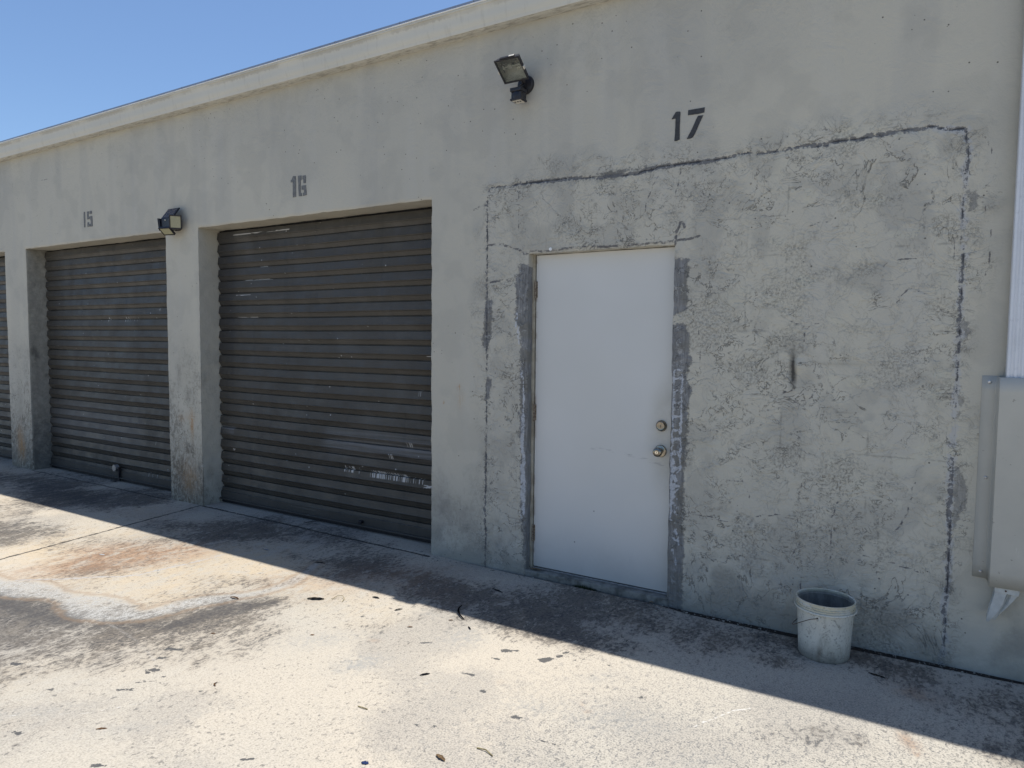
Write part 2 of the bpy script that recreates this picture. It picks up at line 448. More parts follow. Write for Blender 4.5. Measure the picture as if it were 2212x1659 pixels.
def roller_material():
    t = NT("bronze_shutter_paint")
    a = t.noise(1.4, 4, .6)
    vs = t.noise(1, 5, .65, .4, v=t.vec(11, 1, .55))
    hs = t.noise(1, 5, .65, v=t.vec(2.2, 1, 55))
    col = t.mix(t.step(a, .35, .65), (.046, .0415, .034), (.060, .0545, .045))
    col = t.mix(t.mul(t.step(vs, .52, .72), .55), col, (.026, .025, .024))
    col = t.mix(t.mul(t.step(hs, .5, .75), .30), col, (.095, .092, .086))
    col = t.mix(t.mul(t.step(t.noise(46, 4, .7), .58, .72), .35), col, (.11, .107, .10))
    dust = t.mul(t.step(t.noise(3.2, 5, .65, v=t.vec(1, 1, 1, loc=(5, 5, 5))), .50, .7), .35)
    col = t.mix(dust, col, (.095, .092, .084))
    # paint drips, scuffs and scratches where they are on the doors
    def drip(x0, x1, z0, z1, thr, sx=75, sz=2.0, soft=.005):
        return t.mul(t.box(x0, x1, z0, z1, soft), t.step(t.noise(1, 3, .5, v=t.vec(sx, 1, sz, loc=(x0, 0, z0))), thr, thr + .03))
    w = drip(-4.12, -3.89, .452, .500, .54)
    for q in ((-3.80, -3.43, .438, .492, .50), (-3.43, -3.23, .440, .478, .60), (-3.43, -3.36, .708, .745, .58), (-3.31, -3.28, 1.10, 1.15, .55), (-3.62, -3.57, .60, .64, .5),
              (-7.17, -6.95, 1.675, 1.725, .60), (-6.74, -6.50, 1.780, 1.80, .62), (-7.48, -7.43, 1.68, 1.72, .55), (-6.99, -6.94, 1.68, 1.72, .55), (-6.71, -6.67, .44, .48, .5),
              (-6.95, -6.55, .11, .15, .66)):
        w = t.mx(w, drip(*q))
    for q in ((-5.42, -4.69, 2.427, 2.436, .45), (-5.10, -5.0, 2.136, 2.144, .40), (-5.30, -4.94, 2.024, 2.034, .45), (-3.24, -3.05, 1.395, 1.40, .4), (-3.26, -3.05, .405, .44, .55), (-5.42, -5.1, 1.70, 1.706, .45), (-5.4, -5.2, 1.895, 1.902, .45)):
        w = t.mx(w, drip(*q, sx=7, sz=60, soft=.002))
    vo = t.voro(11, v=t.vec(1, 1, 1.6))
    chips = t.mul(t.step(vo[0], .09, .05), t.step(t.noise(1.7, 3, .6, v=t.vec(1, 1, 1, loc=(4, 0, 2))), .52, .62))
    w = t.mx(w, t.mul(chips, .8))
    w = t.mx(w, t.mul(t.step(t.voro(7)[0], .05, .03), .9))
    col = t.mix(t.mul(w, .85), col, (.50, .49, .47))
    # pale strips low on the doors, darker end at the top left
    paler = t.mx(t.mul(t.box(-5.66, -5.45, .655, .715, .004), 1.0), t.mul(t.box(-4.3, -3.0, .60, .78, .09), .6))
    paler = t.mul(paler, t.step(t.noise(1, 4, .6, v=t.vec(1.3, 1, 60)), .35, .65))
    paler = t.mx(paler, t.mul(t.box(-8.7, -6.9, .40, .75, .12), .25))
    col = t.mix(t.mul(paler, .6), col, (.24, .25, .27))
    dark_end = t.mul(t.box(-5.66, -5.40, 1.35, 2.5, .05), t.step(t.add(t.noise(7, 3, .6), t.mul(t.sub(t.x, -5.4), -1.5)), .45, .5), .6)
    col = t.mix(dark_end, col, (.035, .034, .034))
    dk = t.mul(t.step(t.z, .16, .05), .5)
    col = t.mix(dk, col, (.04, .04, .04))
    h = t.add(t.mul(t.noise(9, 3, .5), .004), t.mul(t.noise(150, 2, .5), .00025))
    rough = t.step(t.noise(6, 5, .65), .3, .7, .38, .60)
    return t.out(col, rough, nrm=t.bump(h, 1.0, 1.0), **{"Specular IOR Level": .38})

def simple(name, col, rough=.5, metal=0.0, var=.25, scale=8, bump=0.0, spec=.5, dark=None, bscale=60):
    t = NT(name)
    d = dark or tuple(c * (1 - var) for c in col)
    c = t.mix(t.step(t.noise(scale, 4, .6), .35, .68), col, d)
    c = t.mix(t.mul(t.step(t.noise(scale * 9, 4, .7), .55, .75), .35), c, tuple(x * .55 for x in col))
    r = t.step(t.noise(scale * 2, 3), .3, .7, rough * .85, min(1, rough * 1.2))
    n = t.bump(t.mul(t.noise(bscale, 3), bump), 1.0) if bump else None
    return t.out(c, r, metal, nrm=n, **{"Specular IOR Level": spec})

def fascia_material():
    t = NT("fascia_paint")
    big = t.noise(1.1, 3)
    col = t.mix(t.step(big, .3, .7), (.56, .545, .48), (.52, .51, .455))
    # dirt that has run from the drip edge: a ragged fringe under the top groove
    edge = t.add(t.z, t.mul(t.sub(t.noise(1, 5, .7, v=t.vec(36, 1, 4)), .5), .050))
    fr = t.mul(t.step(edge, 3.600, 3.613), t.step(t.z, 3.634, 3.626), t.step(t.noise(2.2, 3, .6), .36, .56))
    col = t.mix(t.mul(fr, .34), col, (.20, .175, .135))
    col = t.mix(t.mul(t.step(t.noise(1, 4, .65, v=t.vec(24, 1, 5)), .52, .72), .22), col, (.28, .26, .21))
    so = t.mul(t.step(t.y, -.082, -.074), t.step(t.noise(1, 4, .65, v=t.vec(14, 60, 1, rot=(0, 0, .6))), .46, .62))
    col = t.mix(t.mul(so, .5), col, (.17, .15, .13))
    vo = t.voro(5)
    col = t.mix(t.mul(t.step(vo[0], .03, .02), .9), col, (.03, .03, .03))
    h = t.add(t.mul(t.noise(14, 3), .0015), t.mul(t.noise(90, 2), .0005))
    return t.out(col, .6, nrm=t.bump(h, 1.0), **{"Specular IOR Level": .4})

def door_material():
    t = NT("white_door_paint")
    col = t.mix(t.step(t.noise(1.2, 3), .3, .7), (.535, .535, .510), (.57, .57, .55))
    # hand grime round the lock, a rubbed arc, dusty foot
    dx = t.sub(t.x, -1.355); dz = t.sub(t.z, .97)
    r = t.M('SQRT', t.add(t.mul(dx, dx, 7.0), t.mul(dz, dz, .9)))
    gr = t.mul(t.step(r, .42, .10), t.step(t.noise(9, 4, .65), .25, .7, .35, 1))
    col = t.mix(t.mul(gr, .6), col, (.36, .345, .29))
    arc = t.step(t.M('ABSOLUTE', t.sub(t.z, t.sub(.86, t.mul(t.sub(t.x, -1.9), t.sub(t.x, -1.9), .22)))), .014, .003)
    arc = t.mul(arc, t.step(t.x, -1.95, -1.7), t.step(t.noise(1, 4, .7, v=t.vec(16, 1, 90)), .5, .62))
    col = t.mix(t.mul(arc, .7), col, (.26, .26, .26))
    vo = t.voro(6.5)
    col = t.mix(t.mul(t.step(vo[0], .045, .02), t.step(t.noise(2, 2), .5, .55), .8), col, (.10, .10, .10))
    ft = t.mul(t.step(t.add(t.z, t.mul(t.noise(5, 4, .7), .25)), .50, .1), .5)
    col = t.mix(ft, col, (.33, .33, .31))
    col = t.mix(t.mul(t.step(t.x, -2.225, -2.243), t.step(t.noise(12, 3), .5, .6), .5), col, (.2, .13, .08))
    h = t.add(t.mul(t.noise(2.2, 2), .004), t.mul(t.noise(260, 2), .00018))
    return t.out(col, t.step(t.noise(4, 3), .3, .7, .36, .5), nrm=t.bump(h, 1.0), **{"Specular IOR Level": .45})

def bucket_material(inside=False):
    t = NT("dirty_white_plastic")
    base = t.mix(t.step(t.noise(6, 4), .35, .7), (.60, .585, .51), (.48, .465, .39))
    c = t.mix(t.mul(t.step(t.noise(1, 5, .7, v=t.vec(26, 26, 7)), .52, .68), .55), base, (.25, .235, .19))
    c = t.mix(t.mul(t.step(t.noise(60, 4, .7), .56, .68), .6), c, (.13, .12, .10))
    c = t.mix(t.mul(t.step(t.noise(24, 5, .75, 1.5), .56, .63), .5), c, (.16, .15, .12))
    low = t.mul(t.step(t.add(t.z, t.mul(t.sub(t.noise(14, 5, .7), .5), .12)), .10, .0), .7)
    c = t.mix(low, c, (.115, .11, .095))
    st = t.mul(t.step(t.add(t.M('ABSOLUTE', t.add(t.x, .005)), t.mul(t.noise(30, 4, .7), .03)), .035, .012), t.step(t.z, .13, .05), t.step(t.y, -.03, -.08))
    c = t.mix(t.mul(st, .6), c, (.10, .08, .055))
    yl = t.mul(t.step(t.z, .236, .25), t.step(t.noise(16, 3), .35, .6), .55)
    c = t.mix(yl, c, (.50, .44, .27))
    rr = t.M('SQRT', t.add(t.mul(t.x, t.x), t.mul(t.y, t.y)))
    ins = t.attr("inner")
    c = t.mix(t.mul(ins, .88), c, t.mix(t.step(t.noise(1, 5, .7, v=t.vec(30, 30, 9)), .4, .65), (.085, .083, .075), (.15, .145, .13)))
    h = t.add(t.mul(t.noise(40, 4, .7), .0012), t.mul(t.noise(200, 2), .0004))
    return t.out(c, .5, nrm=t.bump(h, 1.0), **{"Specular IOR Level": .45})

M_wall = wall_material()
M_ground = ground_material()
M_roll = roller_material()
M_fascia = fascia_material()
M_door = door_material()
M_bucket = bucket_material()
M_frame = simple("cream_door_frame", (.42, .39, .31), .5, var=.35, scale=12, dark=(.26, .23, .17))
M_drip = simple("white_drip_edge", (.78, .78, .76), .35, var=.1)
M_roof = simple("roof_metal", (.34, .36, .40), .35, .5, var=.2, scale=3)
M_num_d = simple("black_stencil_paint", (.040, .042, .045), .7, var=.2, scale=40)
M_num_l = simple("faded_stencil_paint", (.165, .168, .165), .75, var=.25, scale=40)
M_black = simple("black_lamp_enamel", (.022, .022, .027), .42, var=.3, scale=20, spec=.45)
M_blackp = simple("black_plastic", (.010, .010, .016), .4, var=.3, scale=20)
M_darkroom = simple("dark_gap", (.012, .012, .013), .9)
M_gal = simple("galvanised_steel", (.55, .56, .57), .35, .85, var=.3, scale=30)
M_rust = simple("rusty_steel", (.14, .075, .040), .75, .3, var=.45, scale=60)
M_hinge = simple("painted_rusty_hinge", (.30, .26, .20), .6, .3, var=.6, scale=90, dark=(.09, .05, .03))
M_brass = simple("tarnished_nickel", (.33, .30, .25), .22, 1.0, var=.35, scale=25)
M_brass2 = simple("polished_keyway", (.80, .76, .66), .18, 1.0, var=.1)
M_dsp = simple("white_downspout_enamel", (.63, .65, .68), .38, var=.12, scale=5, bump=.0006, bscale=30)
M_dspe = simple("scuffed_downspout_end", (.50, .52, .50), .45, var=.25, scale=14, bump=.001)
def guard_mat():
    t = NT("grey_painted_sheet")
    c = t.mix(t.step(t.noise(3, 4, .6), .35, .68), (.44, .425, .37), (.39, .38, .335))
    sc_ = t.mul(t.step(t.noise(1, 5, .7, .4, v=t.vec(60, 60, 7)), .62, .68), t.step(t.noise(4, 3), .48, .6))
    c = t.mix(t.mul(sc_, .5), c, (.62, .61, .57))
    c = t.mix(t.mul(t.step(t.noise(38, 4, .7), .66, .70), .6), c, (.14, .13, .11))
    c = t.mix(t.mul(t.step(t.add(t.z, t.mul(t.noise(9, 4, .7), .3)), .80, .50), .28), c, (.20, .19, .16))
    h = t.add(t.mul(t.noise(2.2, 2), .010), t.mul(t.noise(60, 3), .0005))
    return t.out(c, .42, nrm=t.bump(h, 1.0), **{"Specular IOR Level": .5})
M_guard = guard_mat()
M_sill = simple("weathered_concrete_sill", (.22, .215, .19), .85, var=.45, scale=14, bump=.003, dark=(.09, .088, .075))
M_wire = simple("rusty_wire", (.10, .06, .035), .7, .4, var=.3, scale=50)
M_led = simple("yellow_led_panel", (.36, .345, .22), .4, var=.12, scale=60)
M_refl = simple("hammered_reflector", (.50, .48, .43), .30, .9, var=.25, scale=6)
M_solar = simple("dark_solar_cell", (.016, .015, .030), .25, var=.2, scale=20)
M_bulb = simple("halogen_quartz", (.70, .66, .58), .2, var=.05)
M_label = simple("pale_label", (.60, .57, .50), .6, var=.2, scale=60)

def glass_mat():
    t = NT("dusty_lamp_glass")
    g = t.t.nodes.new("ShaderNodeBsdfTransparent"); g.inputs[0].default_value = (.88, .90, .89, 1)
    gl = t.t.nodes.new("ShaderNodeBsdfGlossy"); gl.inputs["Roughness"].default_value = .12
    df = t.t.nodes.new("ShaderNodeBsdfDiffuse"); df.inputs[0].default_value = (.16, .17, .15, 1)
    m1 = t.t.nodes.new("ShaderNodeMixShader"); m2 = t.t.nodes.new("ShaderNodeMixShader")
    t.put(m1.inputs[0], t.step(t.noise(12, 3, .6), .35, .75, .06, .28)); t.t.links.new(g.outputs[0], m1.inputs[1]); t.t.links.new(df.outputs[0], m1.inputs[2])
    m2.inputs[0].default_value = .10; t.t.links.new(m1.outputs[0], m2.inputs[1]); t.t.links.new(gl.outputs[0], m2.inputs[2])
    t.t.links.new(m2.outputs[0], t.t.nodes["Material Output"].inputs[0])
    return t.mat
M_glass = glass_mat()

# ================================================================== GROUND
def gauss(X, Y, cx, cy, sx, sy, a=0.0):
    c, s = math.cos(a), math.sin(a)
    u = (X - cx) * c + (Y - cy) * s; v = -(X - cx) * s + (Y - cy) * c
    return np.exp(-(u / sx) ** 2 - (v / sy) ** 2)
def soft_poly(X, Y, pts, w):
    return np.clip(poly_sd(X, Y, pts) / w * .5 + .5, 0, 1)

def chaikin(p, n=2):
    for _ in range(n):
        q = [p[0]]
        for a, b in zip(p, p[1:]): q += [tuple(.75 * u + .25 * v for u, v in zip(a, b)), tuple(.25 * u + .75 * v for u, v in zip(a, b))]
        q.append(p[-1]); p = q
    return p
def build_ground():
    xs = lines((-420, -60, 40), (-60, -14, 3.0), (-14, -9.4, .12), (-9.4, 1.4, .0165), (1.4, 4, .1), (4, 60, 4), (60, 420, 40))
    ys = lines((-420, -60, 40), (-60, -8, 4), (-8, -3.6, .12), (-3.6, .26, .0155), (.26, 7, .5), (7, 60, 6), (60, 420, 40))
    X, Y = np.meshgrid(xs, ys); nx, ny = len(xs), len(ys)
    X = X.ravel(); Y = Y.ravel()
    P = np.stack([X, Y, X * 0], 1)
    w1 = fbm(P, 2.2, 4, 3) * .10; w2 = fbm(P + 7.3, 2.2, 4, 9) * .10
    Xw, Yw = X + w1, Y + w2
    A = {}
    trail = [(-5.6, -1.98), (-4.87, -1.93), (-4.695, -1.885), (-4.523, -1.85), (-4.377, -1.82), (-4.15, -1.80), (-3.95, -1.80), (-3.78, -1.79), (-3.69, -1.74), (-3.655, -1.645), (-3.64, -1.507), (-3.575, -1.385), (-3.47, -1.235), (-3.41, -1.098), (-3.405, -.975), (-3.44, -.83), (-3.55, -.6)]
    wid = [.09, .085, .085, .08, .06, .085, .10, .10, .085, .07, .05, .045, .045, .035, .03, .02, .01]
    tw = chaikin([(a_, b_, c_) for (a_, b_), c_ in zip(trail, wid)], 3)
    trail = [(a_, b_) for a_, b_, c_ in tw]; wid = [c_ * (1 + .35 * math.sin(a_ * 9 + b_ * 7)) for a_, b_, c_ in tw]
    tr = np.full(X.shape, -9.0)
    for i in range(len(trail) - 1):
        (x0, y0), (x1, y1) = trail[i], trail[i + 1]
        dx, dy = x1 - x0, y1 - y0; L = dx * dx + dy * dy
        q = np.clip(((X - x0) * dx + (Y - y0) * dy) / L, 0, 1)
        d = np.hypot(X - x0 - q * dx, Y - y0 - q * dy)
        tr = np.maximum(tr, wid[i] * (1 - q) + wid[i + 1] * q - d)
    A['trail'] = np.maximum(tr, -.6)
    A['near'] = np.clip(1 + tr * 5, 0, 1)
    A['silt'] = seg_dist(Xw, Yw, [(-4.87, -1.85), (-4.774, -1.794), (-4.645, -1.677), (-4.574, -1.527), (-4.425, -1.413), (-4.331, -1.316), (-4.336, -1.153), (-4.313, -.941), (-4.285, -.84)])
    dark = [(-4.9, -2.12), (-4.666, -2.03), (-4.314, -1.90), (-3.83, -1.90), (-3.577, -1.83), (-3.46, -1.615), (-3.39, -1.365), (-3.229, -1.12), (-2.967, -1.09), (-3.04, -1.25), (-3.16, -1.55), (-3.30, -1.82), (-3.45, -2.02), (-3.66, -2.2), (-3.95, -2.36), (-4.6, -2.5)]
    D = .95 * soft_poly(Xw, Yw, dark, .34)
    D = np.maximum(D, 1.0 * soft_poly(Xw, Yw, [(-4.9, -2.02), (-4.2, -1.85), (-3.8, -1.88), (-3.56, -1.80), (-3.43, -1.5), (-3.25, -1.1), (-3.1, -1.12), (-3.25, -1.5), (-3.42, -1.85), (-3.7, -2.02), (-4.6, -2.2)], .16))
    D = np.maximum(D, .45 * soft_poly(Xw, Yw, [(-5, -2.1), (-3.6, -2.1), (-3.1, -1.5), (-2.8, -1.2), (-2.75, -1.6), (-3.0, -2.2), (-3.3, -2.7), (-5, -2.9)], .5))
    D = np.maximum(D, .92 * soft_poly(Xw, Yw, [(-9, -.5), (-8.3, .1), (-7.2, -.02), (-6.3, -.02), (-5.95, -.35), (-6.3, -.75), (-7.0, -.9), (-8.0, -.8)], .35))
    D = np.maximum(D, .72 * soft_poly(Xw, Yw, [(-7.2, -1.3), (-6.5, -.8), (-5.8, -1.0), (-5.55, -1.4), (-5.9, -1.8), (-7, -2)], .35))
    D = np.maximum(D, .22 * soft_poly(Xw, Yw, [(-6, -2.0), (-6, .1), (-3.2, .1), (-2.7, -1.1), (-3.2, -1.9)], .6))
    D = np.maximum(D, .32 * soft_poly(Xw, Yw, [(-5, -3.4), (-5, -2.2), (-3, -2), (-2.2, -1.2), (-1.4, -1.2), (-1.8, -2.4), (-2.4, -3.4)], .7))
    D = np.maximum(D, .55 * soft_poly(Xw, Yw, [(-10, -1.8), (-10, .2), (-7, .2), (-7, -1.8)], .8))
    D = np.maximum(D, .85 * soft_poly(Xw, Yw, [(-5.5, -.75), (-5.3, -.05), (-4.3, -.05), (-3.9, -.35), (-4.4, -.7)], .3))
    D = np.maximum(D, 1.0 * soft_poly(Xw, Yw, [(-3.9, -.55), (-3.5, -.22), (-2.7, -.20), (-2.3, -.3), (-2.1, -.45), (-2.3, -.62), (-2.6, -.74), (-3.2, -.72), (-3.6, -.65)], .24))
    D = np.maximum(D, .88 * soft_poly(Xw, Yw, [(-2.25, -.62), (-1.95, -.45), (-1.4, -.5), (-1.2, -.7), (-1.5, -.83), (-2.0, -.75)], .25))
    D = np.maximum(D, .52 * soft_poly(Xw, Yw, [(-6, .02), (1.0, .0), (1.0, -.62), (-6, -.66)], .3))
    D = np.maximum(D, .98 * soft_poly(Xw, Yw, [(-.85, -.14), (-.5, .02), (.05, .02), (.1, -.35), (-.15, -.42), (-.35, -.2), (-.6, -.25)], .16))
    D = np.maximum(D, .8 * gauss(X, Y, -.62, -.42, .2, .12))
    D = np.maximum(D, .62 * soft_poly(Xw, Yw, [(-.5, -.7), (.1, -.6), (.6, -.5), (.6, -.85), (0, -.9)], .2))
    D = np.maximum(D, .55 * gauss(Xw, Yw, -.2, -1.0, .3, .15, .3))
    A['dirt'] = D
    o_ = .95 * soft_poly(Xw, Yw, [(-5.2, -2.10), (-4.5, -1.93), (-3.95, -1.90), (-3.66, -1.87), (-3.53, -1.72), (-3.42, -1.40), (-3.24, -1.12), (-3.08, -1.13), (-3.22, -1.48), (-3.36, -1.80), (-3.62, -1.99), (-4.0, -2.1), (-5.0, -2.35)], .14)
    o_ = np.maximum(o_, .75 * soft_poly(Xw, Yw, [(-8.6, -.35), (-7.6, -.05), (-6.6, -.12), (-6.2, -.45), (-6.8, -.72), (-7.9, -.72)], .3))
    o_ = np.maximum(o_, .55 * soft_poly(Xw, Yw, [(-6.9, -1.25), (-6.3, -.9), (-5.8, -1.1), (-5.8, -1.45), (-6.5, -1.6)], .25))
    o_ = np.maximum(o_, .60 * soft_poly(Xw, Yw, [(-3.5, -.42), (-3.2, -.27), (-2.7, -.25), (-2.4, -.4), (-2.7, -.6), (-3.2, -.6)], .2))
    A['oil'] = o_
    ru = 1.0 * soft_poly(Xw, Yw, [(-5.1, -1.83), (-5.02, -1.55), (-5.2, -1.30), (-5.05, -1.05), (-4.7, -.80), (-4.42, -.82), (-4.42, -1.06), (-4.62, -1.42), (-4.80, -1.72)], .16)
    ru = np.maximum(ru, .55 * soft_poly(Xw, Yw, [(-3.55, -.95), (-3.35, -.62), (-3.05, -.28), (-2.7, -.18), (-2.5, -.6), (-2.85, -.72), (-3.2, -.9)], .25))
    for g in ((-.05, -.85, .03, .07, .5, .9), (-.02, -.92, .015, .02, 0, 1.2), (-.05, -.42, .09, .06, 0, .7), (-1.22, -1.28, .012, .03, .6, .8), (-1.19, -1.315, .014, .012, 0, 1.5), (-2.39, -1.28, .03, .02, 0, .5), (-1.62, -1.30, .02, .02, 0, .3)):
        ru = np.maximum(ru, g[5] * gauss(X, Y, *g[:5]))
    A['rust'] = ru
    wm = soft_poly(Xw, Yw, [(-5.9, -1.9), (-5.9, -.4), (-4.2, -.2), (-3.3, -.55), (-2.7, -.75), (-2.65, -1.0), (-3.1, -1.0), (-3.5, -1.25), (-3.6, -1.7), (-4.5, -1.8)], .35)
    wm = np.maximum(wm, .7 * soft_poly(Xw, Yw, [(-11, -2), (-11, .1), (-6.3, .1), (-6.3, -2)], .6))
    wm = np.maximum(wm, .35 * soft_poly(Xw, Yw, [(-4.6, -3), (-4.6, -2), (-3.2, -1.9), (-2.8, -2.4), (-2.8, -3)], .6))
    A['warm'] = wm
    A['apron'] = np.clip(soft_poly(Xw, Yw, [(-1.6, -1.75), (-1.35, -1.05), (-.9, -.75), (0, -.6), (1.5, -.4), (1.5, -3.5), (-.6, -3.5)], .5), 0, 1)
    tar = np.full(X.shape, -.3)
    def blot(cx, cy, a, b, ang):
        c, s = math.cos(ang), math.sin(ang)
        u = (X - cx) * c + (Y - cy) * s; v = -(X - cx) * s + (Y - cy) * c
        d = (1 - np.sqrt((u / a) ** 2 + (v / b) ** 2)) * min(a, b)
        np.maximum(tar, d, out=tar)
    r = random.Random(3)
    for cx, cy, a, b, an in ((-3.155, -1.89, .04, .015, .4), (-3.125, -1.875, .03, .012, .2), (-3.11, -1.975, .03, .012, .5), (-3.055, -2.03, .018, .010, .2), (-3.03, -2.065, .03, .014, .5), (-3.025, -2.09, .022, .012, .1), (-2.945, -2.09, .03, .008, .8), (-2.96, -2.15, .04, .009, .7), (-2.965, -2.235, .04, .009, .6),
                             (-3.62, -2.37, .04, .015, .3), (-2.97, -2.635, .025, .012, .2), (-3.01, -2.655, .012, .008, 0), (-2.5, -2.585, .04, .009, .5), (-2.09, -2.275, .03, .007, .7),
                             (-1.765, -1.02, .032, .018, .3), (-1.735, -1.0, .02, .012, .3), (-1.765, -1.12, .018, .009, .4), (-1.56, -1.0, .045, .022, .95), (-1.52, -.93, .03, .016, .95), (-1.515, -.88, .022, .012, .95), (-1.785, -1.32, .026, .012, .2),
                             (-1.64, -1.41, .012, .012, 0), (-1.415, -1.515, .03, .012, .3), (-1.645, -1.745, .018, .010, .2), (-1.70, -1.78, .026, .007, -.5), (-2.16, -1.165, .028, .012, .5), (-2.32, -1.485, .025, .009, .9), (-1.95, -1.43, .03, .008, .9), (-1.22, -1.60, .032, .007, .0), (-1.19, -1.595, .02, .006, .2), (-1.44, -.93, .02, .006, .7)):
        blot(cx, cy, a, b, an)
    for i in range(80):
        x = r.uniform(-5, .5); y = r.uniform(-3.2, -.8); s = r.uniform(.003, .009)
        blot(x, y, s * 1.6, s, r.uniform(0, 1.2))
    A['tar'] = tar
    sm = 0
    for g in ((-2.27, -1.5, .12, .07, .9, 1.0), (-2.06, -1.0, .12, .10, .6, .7), (-1.45, -1.44, .10, .06, .3, .5), (-2.36, -.87, .1, .05, 0, .4), (-2.6, -1.45, .25, .09, .8, .7), (-3.2, -2.62, .4, .04, .75, .5), (-2.7, -2.4, .3, .05, .9, .35), (-1.9, -2.6, .22, .07, .3, .5), (-1.1, -1.3, .25, .1, .4, .5), (-1.3, -1.05, .15, .06, .8, .5), (-.8, -1.55, .3, .08, .9, .4), (-1.92, -1.50, .04, .015, .9, .7)):
        sm = sm + g[5] * gauss(Xw, Yw, *g[:5])
    A['smudge'] = sm
    A['chalk'] = np.minimum(seg_dist(X, Y, jitter([(-.784, -1.193), (-.73, -1.078), (-.678, -.988), (-.616, -.908)], .004, .03, 4)),
                            np.minimum(seg_dist(X, Y, [(-3.35, -2.75), (-2.9, -2.42), (-2.75, -2.2)]) + .002, seg_dist(X, Y, [(-2.6, -1.56), (-2.2, -1.45), (-1.9, -1.42)]) + .003))
    arcs = np.full(X.shape, .5); r9 = random.Random(12)
    for i in range(16):
        cx, cy, R_ = r9.uniform(-4, 2), r9.uniform(-7, -3.5), r9.uniform(1.2, 3.6); a0 = r9.uniform(.2, 2.2); a1 = a0 + r9.uniform(.25, .7)
        an = np.arctan2(Y - cy, X - cx); dd = np.abs(np.hypot(X - cx, Y - cy) - R_)
        arcs = np.minimum(arcs, np.where((an > a0) & (an < a1), dd, .5))
    A['arc'] = arcs
    A['hair'] = np.minimum(np.minimum(seg_dist(X, Y, jitter([(-2.296, -1.304), (-2.305, -1.501)], .002, .04, 2)), seg_dist(X, Y, jitter([(-2.236, -.771), (-2.254, -.895), (-2.28, -1.093)], .003, .04, 3))),
                           seg_dist(X, Y, jitter([(.28, .0), (.24, -.12), (.31, -.3), (.36, -.5)], .01, .04, 6)))
    jl = jitter([(-5.22, -3.6), (-5.43, -1.69), (-5.676, -.012)], .003, .06, 5)
    j2 = jitter([(-5.66, .0), (-4.2, -.02), (-3.02, -.045)], .004, .06, 6)
    j3 = jitter([(-8.77, -.01), (-6.12, -.02)], .004, .06, 8)
    A['joint'] = np.minimum(np.minimum(seg_dist(X, Y, jl), seg_dist(X, Y, j2)), seg_dist(X, Y, j3) + .003)
    A['n_big'] = ss(rank(fbm(P, .6, 3, 80)), .1, .9); A['n_med'] = rank(fbm(P, 2.3, 4, 81))
    A['gs1'] = ss(rank(fbm(P, 2.6, 3, 82)), .40, .7); A['gs2'] = ss(rank(fbm(P, 3.4, 3, 83)), .35, .75)
    A['warm'] = A['warm'] * (.45 + .55 * rank(fbm(P, 2.8, 3, 84)))
    A['dirt'] = A['dirt'] + fbm(P, 1.7, 4, 85) * .75 + .08
    A['dirt'] -= .18 * soft_poly(X, Y, [(-3.2, -3.6), (-2.7, -1.4), (-2.3, -.9), (-1.4, -.85), (.2, -1.1), (1.4, -1.2), (1.4, -3.6)], .4)
    A['dirt'] = np.minimum(A['dirt'], .88 + .12 * np.tanh(A['dirt'] - .88))
    # dirt gap along the wall foot, widening to the right
    gw = np.interp(X, [-3.1, -2.6, -2.3, -1.35, -1.15, -.6, .06, .4, 2.5], [-.02, .010, .018, .022, .060, .062, .058, .040, .03])
    A['gap'] = np.where((X > -3.05) & (X < 2.6), gw + Y, -.3)
    Z = fbm(P, .9, 3, 5) * .0035 + fbm(P, 6, 2, 15) * .0012
    near = (X > -14) & (X < 4) & (Y > -8) & (Y < 1)
    Z = np.where(near, Z, 0)
    Z -= .012 * np.clip((A['gap'] + .012) / .02, 0, 1) * (Y < .2)
    Z -= .007 * np.clip(1 - A['joint'] / .012, 0, 1)
    V = np.stack([X, Y, Z], 1)
    i = np.arange(nx * ny).reshape(ny, nx)
    F = np.stack([i[:-1, :-1], i[:-1, 1:], i[1:, 1:], i[1:, :-1]], -1).reshape(-1, 4)
    o = grid_mesh("ground", V, F, A, M_ground)
    o["kind"] = "structure"
    return o
build_ground()

# ================================================================== BUILDING
bld = thing("storage_building", "long grey stucco storage unit building with brown roll-up doors and a white door", "building", (-5, 0, 0))
BO = Vector((-5, 0, 0))
def bparent(o, parent=None):
    o.parent = parent or bld
    if parent is None: o.matrix_parent_inverse = Matrix.Translation(-BO)
    return o

CR_TOP = [(-2.563, 2.514), (-2.397, 2.509), (-2.328, 2.516), (-2.227, 2.515), (-2.063, 2.511), (-1.957, 2.508), (-1.753, 2.492), (-1.714, 2.495), (-1.559, 2.491), (-1.421, 2.509), (-1.276, 2.513), (-1.105, 2.509), (-.941, 2.525), (-.816, 2.517), (-.665, 2.524), (-.563, 2.518), (-.45, 2.529), (-.395, 2.521), (-.355, 2.531), (-.223, 2.534), (-.072, 2.54), (-.046, 2.519), (.044, 2.512)]
CR_R = [(.05, 2.505), (.061, 2.392), (.055, 2.254), (.049, 2.185), (.060, 1.932), (.057, 1.861), (.059, 1.648), (.058, 1.469), (.059, 1.288), (.055, 1.179), (.057, 1.033), (.060, .85), (.058, .733), (.064, .511), (.057, .285), (.060, .059), (.056, -.05)]
CR_L = [(-2.565, 2.512), (-2.58, 2.384), (-2.586, 2.334), (-2.579, 2.234), (-2.581, 2.075), (-2.582, 1.823), (-2.58, 1.569), (-2.572, 1.365), (-2.576, 1.159), (-2.574, .901), (-2.578, .536), (-2.583, .368), (-2.575, .211), (-2.586, -.05)]
